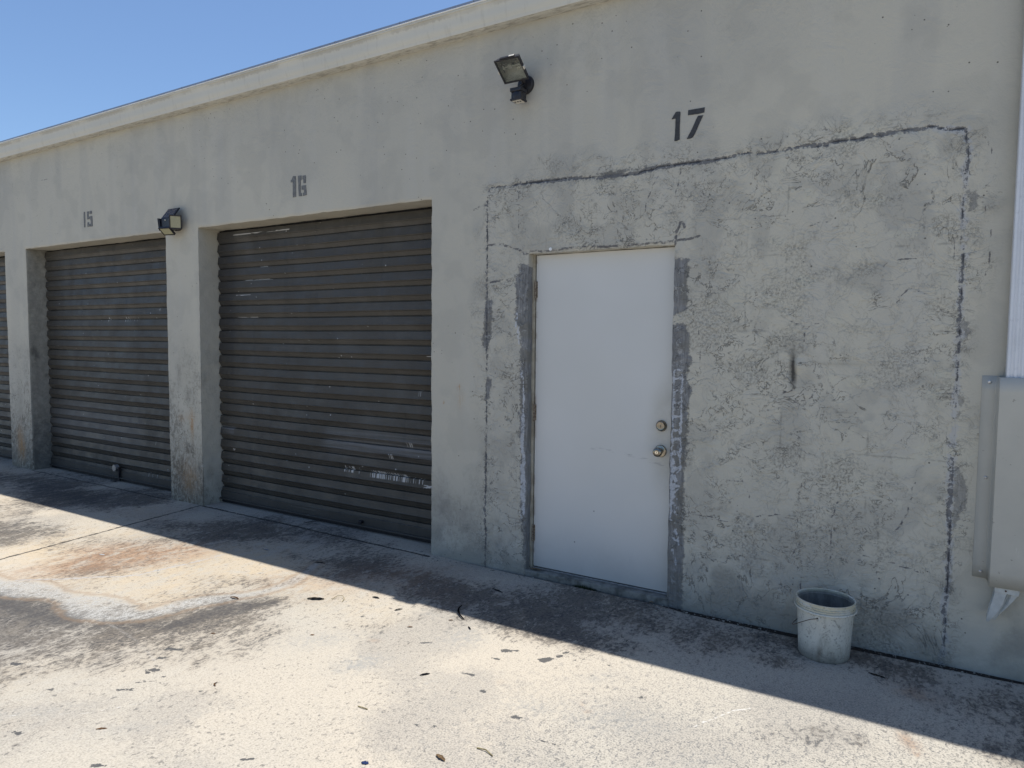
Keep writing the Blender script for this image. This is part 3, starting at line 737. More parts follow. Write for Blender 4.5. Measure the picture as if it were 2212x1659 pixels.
THIN = [[(-2.684, 2.383), (-2.635, 2.399), (-2.592, 2.405)], [(-2.578, 2.144), (-2.464, 2.145), (-2.37, 2.111), (-2.266, 2.066)], [(-2.34, 2.507), (-2.333, 2.41), (-2.337, 2.236)],
        [(-1.307, 2.065), (-1.3, 2.142), (-1.279, 2.196), (-1.257, 2.19), (-1.256, 2.155)], [(-1.30, 2.088), (-1.266, 2.092), (-1.213, 2.097), (-1.17, 2.108)],
        [(-2.558, 1.903), (-2.486, 1.915), (-2.391, 1.902)], [(-2.54, 1.217), (-2.408, 1.218)], [(-9.012, 3.5), (-9.004, 3.213), (-9.005, 2.956), (-8.98, 2.945)], [(-8.096, 3.5), (-8.101, 3.198), (-8.379, 3.196)],
        [(-2.25, 2.085), (-1.9, 2.09), (-1.6, 2.084), (-1.32, 2.09)], [(-1.42, 2.46), (-1.47, 2.36), (-1.50, 2.25)], [(-1.28, 2.50), (-1.31, 2.36), (-1.33, 2.25)],
        [(-.02, 1.64), (-.18, 1.645)], [(-.93, .60), (-.86, .53)], [(-.60, .79), (-.62, .62), (-.60, .47), (-.64, .40)], [(-.40, .78), (-.46, .60), (-.44, .45), (-.47, .36)], [(-.09, .86), (-.12, .70), (-.17, .60)],
        [(-.585, .31), (-.585, .20)], [(.10, 2.49), (.14, 2.44), (.155, 2.38)], [(.08, 2.19), (.13, 2.17), (.155, 2.08), (.17, 1.96), (.15, 1.84)],
        [(-.95, .53), (-1.1, .55), (-1.2, .54)], [(-.62, .60), (-.72, .61), (-.85, .58)], [(-.05, .42), (-.2, .45), (-.3, .46)], [(-1.03, .76), (-.90, .77), (-.86, .68)],
        [(-.35, .44), (-.25, .42), (-.22, .35)], [(-.12, 1.93), (-.24, 1.92), (-.30, 1.86)], [(-.62, 2.11), (-.54, 2.14), (-.46, 2.10), (-.38, 2.10)], [(.02, 2.03), (.03, 1.90), (.07, 1.78)], [(-.08, 1.76), (-.15, 1.80), (-.20, 1.72)],
        [(-.68, 1.64), (-.60, 1.60), (-.53, 1.63)], [(-.62, 1.62), (-.61, 1.52), (-.59, 1.50)], [(-.66, 1.28), (-.72, 1.25), (-.66, 1.21), (-.57, 1.24), (-.55, 1.28)], [(-1.02, 1.56), (-.95, 1.55), (-.92, 1.49)], [(-1.16, 1.60), (-1.15, 1.45), (-1.16, 1.36)]]
GRAY = [[(-2.334, 2.003), (-2.355, 1.915), (-2.36, 1.669), (-2.325, 1.569), (-2.315, 1.47), (-2.318, 1.171), (-2.316, .87), (-2.299, .3), (-2.27, .0), (-2.2, -.1), (-2.2, 2.02)],
        [(-2.582, 1.833), (-2.526, 1.771), (-2.531, 1.569), (-2.578, 1.405), (-2.622, 1.507), (-2.593, 1.772)], [(-2.578, 1.303), (-2.534, 1.263), (-2.551, 1.119), (-2.601, 1.116)], [(-2.59, .88), (-2.568, .88), (-2.565, .5), (-2.592, .5)],
        [(-1.34, 2.009), (-1.275, 1.995), (-1.228, 1.988), (-1.232, 1.881), (-1.225, 1.784), (-1.231, 1.700), (-1.34, 1.668)],
        [(-1.34, 1.617), (-1.257, 1.632), (-1.212, 1.59), (-1.215, 1.50), (-1.190, 1.42), (-1.226, 1.33), (-1.187, 1.26), (-1.209, 1.15), (-1.204, 1.043), (-1.221, 1.007), (-1.198, .965), (-1.224, .786), (-1.218, .556), (-1.216, .288), (-1.214, -.1), (-1.34, -.1)],
        [(.06, 1.66), (.10, 1.63), (.11, 1.55), (.07, 1.50)], [(.062, 1.30), (.095, 1.28), (.09, 1.20), (.062, 1.17)], [(.06, .98), (.12, .90), (.13, .78), (.10, .70), (.062, .62)], [(.062, 2.22), (.11, 2.24), (.12, 2.16), (.07, 2.12)],
        [(.062, .55), (.09, .52), (.085, .35), (.062, .30)], [(-1.80, 2.515), (-1.70, 2.475), (-1.62, 2.505), (-1.4, 2.515), (-1.6, 2.53)]]

def wall_attrs(X, Y, Z):
    A = {}
    front = Y < .001
    jt = jitter(CR_TOP, .004, .025, 1); jr = jitter(CR_R, .0035, .03, 2); jl = jitter(CR_L, .004, .03, 3)
    dT, dR, dL = seg_dist(X, Z, jt), seg_dist(X, Z, jr), seg_dist(X, Z, jl)
    d = np.minimum(np.minimum(dT, dR), dL)
    P1 = np.stack([X, X * 0, Z], 1)
    n = fbm(P1, 3.5, 2, 21)
    wT = np.interp(X, [-2.6, -2.3, -1.9, -1.7, -1.2, -.6, 0.1], [.0035, .005, .008, .012, .011, .007, .006]) * np.clip(.95 + 1.2 * n, .40, 2)
    wR = .0048 * (1 + 1.5 * n); wL = .0052 * (1 + .9 * n)
    w = np.where(dT <= np.minimum(dR, dL), wT, np.where(dR < dL, wR, wL))
    A['crk'] = np.where(front, d, .5); A['crw'] = np.maximum(w, .0015)
    th = np.full(X.shape, .5)
    for i, p in enumerate(THIN): th = np.minimum(th, seg_dist(X, Z, jitter(p, .005, .025, 10 + i)) - (.0035 if i in (0, 1, 3, 4, 5, 9) else .0))
    A['thin'] = np.where(front, th, .5)
    A['patch'] = np.where(front & (X > -4), poly_sd(X, Z, [(-2.62, -.2), (-2.62, 2.53), (.10, 2.56), (.12, -.2)]), -1.0)
    g = np.full(X.shape, -.5)
    for p in GRAY: g = np.maximum(g, poly_sd(X, Z, p))
    rev = (~front) & (X < -2.2) & (X > -2.3) & (Z < 2.0)
    A['gray'] = np.where(front, g - np.where((X > .0) | (X < -2.5), .010, .004), np.where(rev, .03, -.5))
    wl = [[(-1.297, 1.36), (-1.299, .95), (-1.300, .5)], [(-1.250, 1.36), (-1.252, .97), (-1.246, .80)]]
    for k, z in enumerate((1.365, 1.31, 1.245, 1.17, 1.095, 1.015, .965, .895, .875, .80, .70)):
        wl.append([(-1.297, z), (-1.27, z + .006), (-1.252, z - .002)])
    wl += [[(-1.285, .80 - .05 * i), (-1.265, .78 - .05 * i)] for i in range(9)]
    wl += [[(-1.29, .86), (-1.275, .70)], [(-1.28, .84), (-1.285, .62)], [(-1.27, .45), (-1.245, .36)], [(-1.28, .33), (-1.26, .24)]]
    wl += [[(-2.292, 1.28), (-2.288, .9), (-2.292, .5)], [(-2.298, 1.05), (-2.300, .8)], [(-2.335, 1.62), (-2.33, 1.50)], [(-2.305, 1.35), (-2.31, 1.28)], [(-2.30, .72), (-2.295, .35)], [(-2.345, 1.70), (-2.35, 1.60)], [(-2.28, .8), (-2.276, .4)]]
    wd = np.full(X.shape, .5)
    for i, p in enumerate(wl): wd = np.minimum(wd, seg_dist(X, Z, jitter(p, .0055, .014, 50 + i)))
    A['white'] = np.where(front, wd, .5)
    pil = ((X > -6.14) & (X < -5.64)) | ((X > -9.27) & (X < -8.75))
    we = np.where(pil, np.clip(1.75 - Z * 1.05, 0, 1.6), 0)
    we = np.maximum(we, np.where((X > -3.05) & (X < -2.6), np.clip((.9 - Z) / .9, 0, 1) * .5, 0))
    A['wear'] = np.where(front, we, we * .45)
    ru = 0
    for cx, cz, sx, sz, a in ((-9.025, .28, .07, .18, 1.3), (-8.95, .2, .05, .1, .6), (-5.86, .22, .15, .16, .75), (-5.785, .72, .022, .12, 1.4), (-5.94, .78, .05, .04, .5), (-5.80, .80, .07, .05, .4), (-2.802, 1.199, .012, .018, 1.4), (-2.931, 1.09, .006, .010, 1.4), (-2.79, 1.12, .03, .06, .35)):
        ru = ru + a * np.exp(-((X - cx) / sx) ** 2 - ((Z - cz) / sz) ** 2)
    A['rust'] = np.where(front, ru, 0)
    so = 0
    for cx, cz, sx, sz, a in ((-.665, 1.40, .012, .085, 1.1), (-.655, 1.345, .012, .05, .7), (-.60, 1.32, .05, .05, .22), (-.45, 1.42, .2, .012, .2), (-.9, 1.405, .15, .01, .2)):
        so = so + a * np.exp(-((X - cx) / sx) ** 2 - ((Z - cz) / sz) ** 2)
    A['soot'] = np.where(front, so, 0)
    dk = 0
    for cx, cz, sx, sz, a in ((-5.966, 1.163, .03, .10, .45), (-5.83, .97, .035, .06, .35), (-5.69, .335, .02, .04, .9), (-5.99, .15, .09, .2, .5), (-2.95, .35, .15, .14, .45), (-2.72, .25, .1, .12, .4), (-9.0, .8, .06, .3, .3), (-5.88, 1.25, .2, .25, .2)):
        dk = dk + a * np.exp(-((X - cx) / sx) ** 2 - ((Z - cz) / sz) ** 2)
    # left jamb of unit 15: black smears and a dark foot
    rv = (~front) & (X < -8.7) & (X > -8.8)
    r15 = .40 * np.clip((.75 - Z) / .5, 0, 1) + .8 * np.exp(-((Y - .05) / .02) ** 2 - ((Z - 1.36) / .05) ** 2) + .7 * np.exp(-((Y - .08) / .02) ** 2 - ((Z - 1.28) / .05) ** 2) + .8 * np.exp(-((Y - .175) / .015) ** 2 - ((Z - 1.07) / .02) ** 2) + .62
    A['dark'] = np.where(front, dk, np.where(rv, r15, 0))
    P3 = np.stack([X, Y, Z], 1)
    zj = Z + .012 * fbm(P3, 2.5, 3, 90); xj = X + .012 * fbm(P3 + 5, 2.5, 3, 91)
    row = np.floor((zj + .05) / .2035); hz = np.abs((zj + .05) - (row + .5) * .2035); hz = .10175 - hz
    u = (xj + .1 + (row % 2) * .2035) / .407; vz = (.5 - np.abs(u - np.floor(u) - .5)) * .407
    A['blk'] = np.where(front, np.minimum(hz, vz), .5)
    A['gb'] = ss(rank(fbm(P3, 3.4, 3, 92)), .45, .62) * ss(rank(fbm(P3, 16, 2, 93)), .25, .5)
    A['n_big'] = ss(rank(fbm(P3, .9, 3, 60)), .1, .9)
    A['n_str'] = ss(rank(fbm(P3 * [[5.5, 5.5, .55]] + .06 * 0, 1, 4, 61)), .55, 1.0)
    A['n_lit'] = ss(rank(fbm(P3 * [[13, 13, .8]], 1, 3, 62)), .62, 1.0)
    A['n_mot'] = rank(fbm(P3, 6, 3, 63))
    gate = lambda sc, sd, lo, sc2: ss(rank(fbm(P3 + sd, sc, 3, sd)), lo, lo + .12) * ss(rank(fbm(P3, sc2, 2, sd + 9)), .28, .5)
    A['g1'] = gate(3.1, 64, .55, 22); A['g2'] = gate(2.7, 65, .55, 24); A['g3'] = gate(4.2, 66, .74, 26)
    A['g3b'] = ss(rank(fbm(P3, 2.0, 2, 67)), .55, .7); A['g4'] = ss(rank(fbm(P3, 5.0, 3, 68)), .62, .78)
    A['flk'] = rank(fbm(P3 * [[1, 1, 1.5]], 6.5, 3, 69)); A['grm'] = rank(fbm(P3 * [[1, 1, 1.3]], 4.5, 3, 70))
    pm = A['patch'] + fbm(P3, 6, 2, 71) * .10
    A['patchm'] = ss(pm, -.10, .03)
    return A

def build_wall():
    xs = lines((-17, -11.865, .08), (-11.865, -9.258, .06), (-9.258, -8.761, .022), (-8.761, -6.134, .024), (-6.134, -5.651, .02), (-5.651, -3.042, .0185), (-3.042, -2.264, .0125), (-2.264, -1.312, .0125), (-1.312, .30, .0125), (.30, 3.0, .03))
    zs = lines((-.06, .0, .02), (.0, 2.070, .0128), (2.070, 2.487, .0128), (2.487, 2.62, .0128), (2.62, 3.499, .018))
    X, Z = np.meshgrid(xs, zs); nx, nz = len(xs), len(zs)
    cx = (xs[:-1] + xs[1:]) / 2; cz = (zs[:-1] + zs[1:]) / 2
    CX, CZ = np.meshgrid(cx, cz)
    hole = np.zeros(CX.shape, bool)
    ops = OPEN + [DOOR]
    for a, b, h in ops: hole |= (CX > a) & (CX < b) & (CZ < h)
    i = np.arange(nx * nz).reshape(nz, nx)
    F = np.stack([i[:-1, :-1], i[:-1, 1:], i[1:, 1:], i[1:, :-1]], -1)[~hole]
    Vs = [np.stack([X.ravel(), X.ravel() * 0, Z.ravel()], 1)]; Fs = [F.reshape(-1, 4)]; base = nx * nz
    def strip(A_, B_, ys, flip):   # A_,B_ coordinate lists along one axis, extruded in y
        nonlocal base
        n = len(A_); m_ = len(ys)
        V = np.array([[a, y, b] for y in ys for a, b in zip(A_, B_)])
        k = np.arange(n * m_).reshape(m_, n) + base
        q = np.stack([k[:-1, :-1], k[:-1, 1:], k[1:, 1:], k[1:, :-1]], -1).reshape(-1, 4)
        if flip: q = q[:, ::-1]
        Vs.append(V); Fs.append(q); base += n * m_
    for (a, b, h), dep in zip(ops, [RD + .06] * 3 + [.085]):
        ys = np.linspace(0, dep, 12 if dep > .1 else 6)
        zz = zs[zs <= h + 1e-6]; xx = xs[(xs >= a - 1e-6) & (xs <= b + 1e-6)]
        strip([a] * len(zz), zz, ys, False)
        strip([b] * len(zz), zz, ys, True)
        strip(xx, [h] * len(xx), ys, True)
    V = np.concatenate(Vs); F = np.concatenate(Fs)
    X, Y, Z = V[:, 0].copy(), V[:, 1].copy(), V[:, 2].copy()
    A = wall_attrs(X, Y, Z)
    # distance to the openings' edges -> soft, chipped arrises
    e = np.full(X.shape, 1.0)
    for a, b, h in ops:
        e = np.minimum(e, seg_dist(X, Z, [(a, -1), (a, h), (b, h), (b, -1)]))
    P = np.stack([X, Y, Z], 1)
    n1 = fbm(P, 7, 3, 1); n2 = fbm(P, 9, 3, 2); n3 = fbm(P, 2.0, 3, 4); n4 = fbm(P, 22, 2, 8)
    amp = .0055 * np.exp(-(e / .05) ** 2)
    isop = np.array([False] * len(X))
    V[:, 0] += amp * n1 + amp * .5 * n4
    V[:, 2] += np.where(Z > .1, amp * n2 * .8 + amp * .5 * n4, 0)
    V[:, 1] += np.where(Y < .01, .0016 * n3 + .0007 * n1 + .006 * np.clip(1 - e / .010, 0, 1) ** 2, 0)
    # the blister and the pushed-in tear by the soot mark
    V[:, 1] += np.where(Y < .01, -.014 * np.exp(-((X + .64) / .018) ** 2 - ((Z - 1.405) / .03) ** 2) + .010 * np.exp(-((X + .668) / .012) ** 2 - ((Z - 1.39) / .06) ** 2) - .012 * np.exp(-((X + .847) / .02) ** 2 - ((Z - .517) / .018) ** 2), 0)
    V[:, 1] += np.where(Y < .01, .004 * np.clip(1 - A['crk'] / .008, 0, 1), 0)
    V -= np.array([[BO.x, 0, 0]]) * 0
    o = grid_mesh("wall", V, F[:, ::1], A, M_wall)
    bparent(o)
    # plain side and rear walls
    bm = bmesh.new()
    add_box(bm, -17.2, -17.0, .0, 9, -.06, 3.499); add_box(bm, 3.0, 3.2, 0, 9, -.06, 3.499); add_box(bm, -17, 3, 8.8, 9, -.06, 3.499)
    o2 = obj("wall", bm, M_guard); bparent(o2)
build_wall()

# roof: cornice with its moulded fascia, drip edge, metal sheet
def extrude_x(prof, x0, x1, step, amp=0.0, seed=0):
    xs = lines((x0, x1, step)); n = len(prof)
    V = np.array([[x, y, z] for x in xs for y, z in prof])
    k = np.arange(len(xs) * n).reshape(len(xs), n)
    F = np.stack([k[:-1, :-1], k[1:, :-1], k[1:, 1:], k[:-1, 1:]], -1).reshape(-1, 4)
    if amp:
        q = fbm(np.stack([V[:, 0], V[:, 0] * 0, V[:, 2] * .2], 1), 1.3, 3, seed) * amp
        V[:, 1] += q; V[:, 2] += q * .5
    return V, F
prof = [(.05, 3.499), (.0, 3.499), (-.040, 3.500), (-.070, 3.500), (-.0725, 3.504), (-.075, 3.500), (-.0800, 3.499), (-.0815, 3.502), (-.0820, 3.518), (-.0845, 3.524), (-.0900, 3.534), (-.0945, 3.546), (-.0970, 3.560), (-.0980, 3.575), (-.0990, 3.590), (-.1020, 3.602), (-.1070, 3.614), (-.1100, 3.622), (-.1110, 3.625), (-.1160, 3.6255), (-.1175, 3.628), (-.1180, 3.640), (-.10, 3.642)]
V, F = extrude_x(prof, -17.2, 3.2, .05, .0022, 3)
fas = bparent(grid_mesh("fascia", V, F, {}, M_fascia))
V, F = extrude_x([(-.10, 3.6405), (-.1235, 3.6405), (-.1245, 3.642), (-.1245, 3.646), (-.1235, 3.6475), (-.10, 3.6475)], -17.2, 3.2, .25, .0012, 3)
bparent(grid_mesh("drip_edge", V, F, {}, M_drip))
bm = bmesh.new()
for i in range(34):   # standing-seam sheet, slightly lapped
    x0 = -17.25 + i * .61
    add_box(bm, x0, x0 + .604, -.122, 9.1, 3.650, 3.662)
    add_box(bm, x0 + .600, x0 + .614, -.115, 9.1, 3.6622, 3.668)
roof = bparent(obj("roof", bm, M_roof))

# painted unit numbers
G17 = [[(-1.345, 2.764), (-1.322, 2.799), (-1.313, 2.801), (-1.298, 2.798), (-1.296, 2.791), (-1.297, 2.718), (-1.297, 2.647), (-1.312, 2.642), (-1.325, 2.642), (-1.322, 2.722), (-1.322, 2.764)], [(-1.251, 2.798), (-1.16, 2.799), (-1.162, 2.773), (-1.198, 2.77), (-1.251, 2.772)], [(-1.196, 2.759), (-1.167, 2.758), (-1.21, 2.669), (-1.223, 2.648), (-1.237, 2.643), (-1.254, 2.644)]]
G16 = [[(-4.445, 2.75), (-4.444, 2.766), (-4.433, 2.771), (-4.416, 2.797), (-4.388, 2.793), (-4.386, 2.741), (-4.386, 2.634), (-4.421, 2.633), (-4.421, 2.751)], [(-4.361, 2.79), (-4.348, 2.793), (-4.324, 2.79), (-4.322, 2.758), (-4.333, 2.754), (-4.332, 2.659), (-4.319, 2.653), (-4.319, 2.633), (-4.354, 2.635)], [(-4.311, 2.788), (-4.276, 2.786), (-4.274, 2.728), (-4.301, 2.73), (-4.301, 2.755), (-4.312, 2.76)], [(-4.322, 2.712), (-4.273, 2.712), (-4.267, 2.637), (-4.307, 2.633), (-4.306, 2.653), (-4.295, 2.66), (-4.297, 2.679), (-4.323, 2.682)]]
G15 = [[(-7.515, 2.784), (-7.492, 2.785), (-7.493, 2.726), (-7.495, 2.63), (-7.514, 2.631), (-7.518, 2.7)], [(-7.455, 2.784), (-7.416, 2.783), (-7.416, 2.757), (-7.428, 2.752), (-7.429, 2.736), (-7.412, 2.729), (-7.41, 2.706), (-7.452, 2.705)], [(-7.4, 2.786), (-7.364, 2.784), (-7.365, 2.756), (-7.4, 2.756)], [(-7.4, 2.733), (-7.362, 2.733), (-7.356, 2.678), (-7.357, 2.63), (-7.398, 2.63), (-7.397, 2.654), (-7.386, 2.66), (-7.385, 2.684), (-7.399, 2.711)], [(-7.448, 2.676), (-7.424, 2.674), (-7.423, 2.659), (-7.409, 2.656), (-7.405, 2.632), (-7.453, 2.631)]]
for G, mt, lb in ((G17, M_num_d, "black stencilled number 17"), (G16, M_num_l, "faded grey stencilled number 16"), (G15, M_num_l, "faded grey stencilled number 15")):
    bm = bmesh.new()
    for p in G:
        pj = jitter(p + [p[0]], .0008, .02, 5)[:-1]
        add_poly(bm, pj, -.0032, .004)
    o = bparent(obj("unit_number", bm, mt)); o["label"] = lb

# ---- roller doors
def slat_profile(z0, z1, period):
    o = []; z = z1
    while z > z0 + 1e-4:
        # going down: flat crown (front), soffit step, recessed web, weathered step up to next crown
        o += [(.016, z), (-.0055, z - .0022), (-.0085, z - .020), (-.0115, z - .040), (-.0145, z - .057), (-.0160, z - .0605), (-.0150, z - .0640), (-.0085, z - .0705), (-.0045, z - .0780), (.0010, z - .090), (.0060, z - .1020), (.0180, z - .1035), (.0180, z - period + .0006)]
        z -= period
    o.append((.016, z)); return [q for q in o if q[1] > z0]
def roller_door(a, b, label, bar_z=.035, bow=0):
    per = .1108
    pr = slat_profile(.085, 2.470, per)
    V, F = extrude_x([(y + RD, z) for y, z in pr], a + .010, b - .010, .045)
    P = np.stack([V[:, 0], V[:, 1] * 0, V[:, 2]], 1)
    q = fbm(P, 1.1, 3, int(abs(a) * 10)); V[:, 1] += .009 * q
    V[:, 2] += .0065 * fbm(P * np.array([[1, 1, .3]]), .9, 2, 40 + int(abs(a)))
    me = grid_mesh("roller_door", V, F, {}, M_roll)
    for p in me.data.polygons: p.use_smooth = False
    bparent(me); me["label"] = label
    bm = bmesh.new()
    add_box(bm, a + .006, b - .006, RD - .016, RD + .012, bar_z, .112, .003)
    add_box(bm, a + .006, b - .006, RD - .034, RD - .017, bar_z, bar_z + .012, .002)
    obj("bottom_bar", bm, M_roll, me)
    bm = bmesh.new()   # rubber weather strip hanging to the slab
    add_box(bm, a + .006, b - .006, RD - .006, RD + .006, .006, bar_z - .001)
    obj("rubber_seal", bm, M_blackp, me)
    for q in ((a - .02, b + .02, 2.40, 2.52), (a - .04, a + .020, .0, 2.40), (b - .020, b + .04, .0, 2.40)):   # near-black strips behind the curtain edges, standing in for the gap's shadow
        bm = bmesh.new(); add_box(bm, q[0], q[1], RD + .022, RD + .050, q[2], q[3])
        obj("shadow_strip", bm, M_darkroom, me)
    return me
d14 = roller_door(*OPEN[0][:2], "brown roll-up door at the far end, cut by the left edge of view")
d15 = roller_door(*OPEN[1][:2], "brown roll-up door under the number 15 with a lock at its foot")
d16 = roller_door(*OPEN[2][:2], "brown roll-up door under the number 16 with white paint drips")
# round lock with hasp on door 15
bm = bmesh.new()
add_cyl(bm, (-7.355, RD - .022, .145), (-7.355, RD - .060, .145), .036, .034, 24)
lk = obj("lock", bm, M_gal, d15, True)
bm = bmesh.new()
add_box(bm, -7.325, -7.300, RD - .040, RD - .020, .012, .155, .003)
add_box(bm, -7.42, -7.325, RD - .065, RD - .05, .004, .012, .002)
obj("hasp", bm, M_blackp, lk)
for x, z in ((-5.441, .415), (-5.315, .418), (-5.158, .413)):
    bm = bmesh.new()
    add_lathe(bm, [(.004, .0), (.004, .002), (.009, .002), (.009, .0)], 14, Matrix.Translation((x, RD - .001, z)) @ Matrix.Rotation(math.pi / 2, 4, 'X'))
    obj("rivet", bm, M_gal, d16)
bm = bmesh.new()
add_lathe(bm, [(.009, .0), (.010, .004), (.019, .004), (.020, .0)], 20, Matrix.Translation((-5.457, RD - .004, .522)) @ Matrix.Rotation(math.pi / 2, 4, 'X') @ Matrix.Diagonal((.8, 1.25, 1, 1)))
ks = obj("keyhole", bm, M_gal, d16, True)
bm = bmesh.new()
add_cyl(bm, (-5.457, RD + .002, .522), (-5.457, RD - .0055, .522), .0085, seg=16)
obj("keyhole_bore", bm, M_darkroom, ks)
bm = bmesh.new()
add_box(bm, -3.90, -3.865, RD - .045, RD - .017, .06, .085, .003)
obj("lift_handle", bm, M_blackp, d16)
# ---- white personnel door
PX0, PX1, PZ0, PZ1, PY = -2.2425, -1.309, .043, 2.0665, .070
bm = bmesh.new()
add_box(bm, PX0, PX1, PY, PY + .044, PZ0, PZ1, .0015)
door = bparent(obj("entry_door", bm, M_door)); door["label"] = "flat white painted metal door under the number 17"
bm = bmesh.new()
def frame_bar(x0, x1, z0, z1):
    add_box(bm, x0, x1, .060, .118, z0, z1, .0015)
frame_bar(-2.290, -2.2485, .03, 2.095)
frame_bar(-1.3055, -1.27, .03, 2.095)
frame_bar(-2.2485, -1.3055, 2.0715, 2.095)
add_box(bm, -2.2485, -1.3055, .116, .13, .03, 2.0715)
dfr = bparent(obj("door_frame", bm, M_frame))
bm = bmesh.new()
add_box(bm, -2.2475, -2.2430, .085, .114, .03, 2.069); add_box(bm, -2.2475, -1.306, .085, .114, 2.067, 2.0712); add_box(bm, -2.2475, -1.306, .085, .114, .031, .0425)
obj("door_gap_strip", bm, M_darkroom, door)  # near-black strips filling the gap round the door leaf
for z0, z1 in ((1.797, 1.901), (1.005, 1.109), (.212, .318)):
    bm = bmesh.new()
    n = 5; L = (z1 - z0) / n
    for k in range(n):
        add_cyl(bm, (-2.2455, .0605, z0 + k * L + .0008), (-2.2455, .0605, z0 + (k + 1) * L - .0008), .0062, seg=14)
    add_cyl(bm, (-2.2455, .0605, z0 - .004), (-2.2455, .0605, z1 + .004), .0035, seg=10)
    add_box(bm, -2.243, -2.232, .0670, .0692, z0, z1)
    obj("hinge", bm, M_hinge, door, True)
def rot_y(x, y, z):   # lathe axis pointing out of the wall (-y)
    return Matrix.Translation((x, y, z)) @ Matrix.Rotation(math.pi / 2, 4, 'X')
bm = bmesh.new()
add_lathe(bm, [(0, 0), (.033, 0), (.0335, .004), (.031, .010), (.027, .017), (.0235, .020), (.0225, .0195), (.012, .0205), (0, .0205)], 36, rot_y(-1.388, PY - .0004, 1.031))
db = obj("deadbolt", bm, M_brass, door, True)
bm = bmesh.new(); add_box(bm, -1.3895, -1.3865, PY - .0225, PY - .0206, 1.022, 1.036)
add_cyl(bm, (-1.388, PY - .0204, 1.012), (-1.388, PY - .0204, 1.012001), .001, seg=6)
obj("keyway", bm, M_blackp, db)
bm = bmesh.new()
add_lathe(bm, [(0, 0), (.0365, 0), (.0365, .004), (.033, .009), (.019, .012), (.015, .018), (.0145, .030), (.020, .038), (.0265, .047), (.0280, .055), (.0265, .063), (.021, .069), (.0145, .0705), (.013, .069), (0, .069)], 40, rot_y(-1.390, PY - .0004, .882))
kb = obj("door_knob", bm, M_brass, door, True)
bm = bmesh.new()
add_lathe(bm, [(0, 0), (.0085, 0), (.0085, .002), (0, .0022)], 24, rot_y(-1.390, PY - .0695, .882))
kc = obj("lock_cylinder", bm, M_brass2, kb, True)
bm = bmesh.new(); add_box(bm, -1.3912, -1.3888, PY - .0735, PY - .0718, .8765, .888)
bm2 = None
obj("keyway", bm, M_blackp, kb)
# sill with its worn front edge and aluminium threshold
def rough_box(name, x0, x1, y0, y1, z0, z1, step, amp, mat, parent=None, seed=0):
    bm = bmesh.new()
    add_box(bm, x0, x1, y0, y1, z0, z1, .006)
    n = max(1, int((x1 - x0) / step))
    for k in range(1, n):
        bmesh.ops.bisect_plane(bm, geom=bm.verts[:] + bm.edges[:] + bm.faces[:], plane_co=(x0 + (x1 - x0) * k / n, 0, 0), plane_no=(1, 0, 0))
    P = np.array([v.co[:] for v in bm.verts]); q = fbm(P, 14, 3, seed); q2 = fbm(P + 3, 14, 3, seed + 5)
    for v, a, b in zip(bm.verts, q, q2): v.co.y += a * amp; v.co.z += b * amp * .7
    return obj(name, bm, mat, parent, True)
bparent(rough_box("door_sill", -2.268, -1.300, -.004, .068, -.03, .031, .03, .006, M_sill, seed=3))
bm = bmesh.new(); add_box(bm, -2.247, -1.307, .0685, .110, .0, .0365, .001)
bparent(obj("threshold", bm, M_gal))

# ================================================================== DOWNSPOUT + GUARD
ds = thing("downspout", "ribbed white metal downspout at the right edge, its crushed end below the grey guard", "downspout", (.285, 0, .25))
DO = Vector((.285, 0, .25))
def dpar(o, parent=None):
    o.parent = parent or ds
    if parent is None: o.matrix_parent_inverse = Matrix.Translation(-DO)
    return o
def ring_pts():
    x0, x1, y0, y1 = .243, .345, -.092, -.016
    p = []
    n = 4
    for k in range(n):   # ribbed front
        a = x0 + (x1 - x0) * (k + .12) / n; b = x0 + (x1 - x0) * (k + .38) / n; c = x0 + (x1 - x0) * (k + .62) / n; d = x0 + (x1 - x0) * (k + .88) / n
        p += [(a, y0), (b, y0), (c, y0 + .0055), (d, y0 + .0055)]
    p += [(x1 - .003, y0), (x1, y0 + .003), (x1, y1 - .003), (x1 - .003, y1), (x0 + .003, y1), (x0, y1 - .003), (x0, y0 + .003), (x0 + .003, y0)]
    return p
rp = ring_pts()
bm = bmesh.new(); prev = None
for z in list(np.linspace(1.30, 3.49, 24)):
    vs = [bm.verts.new((x, y, z)) for x, y in rp]
    if prev:
        for i in range(len(vs)): bm.faces.new((prev[i], prev[(i + 1) % len(vs)], vs[(i + 1) % len(vs)], vs[i]))
    prev = vs
dpar(obj("pipe", bm, M_dsp))
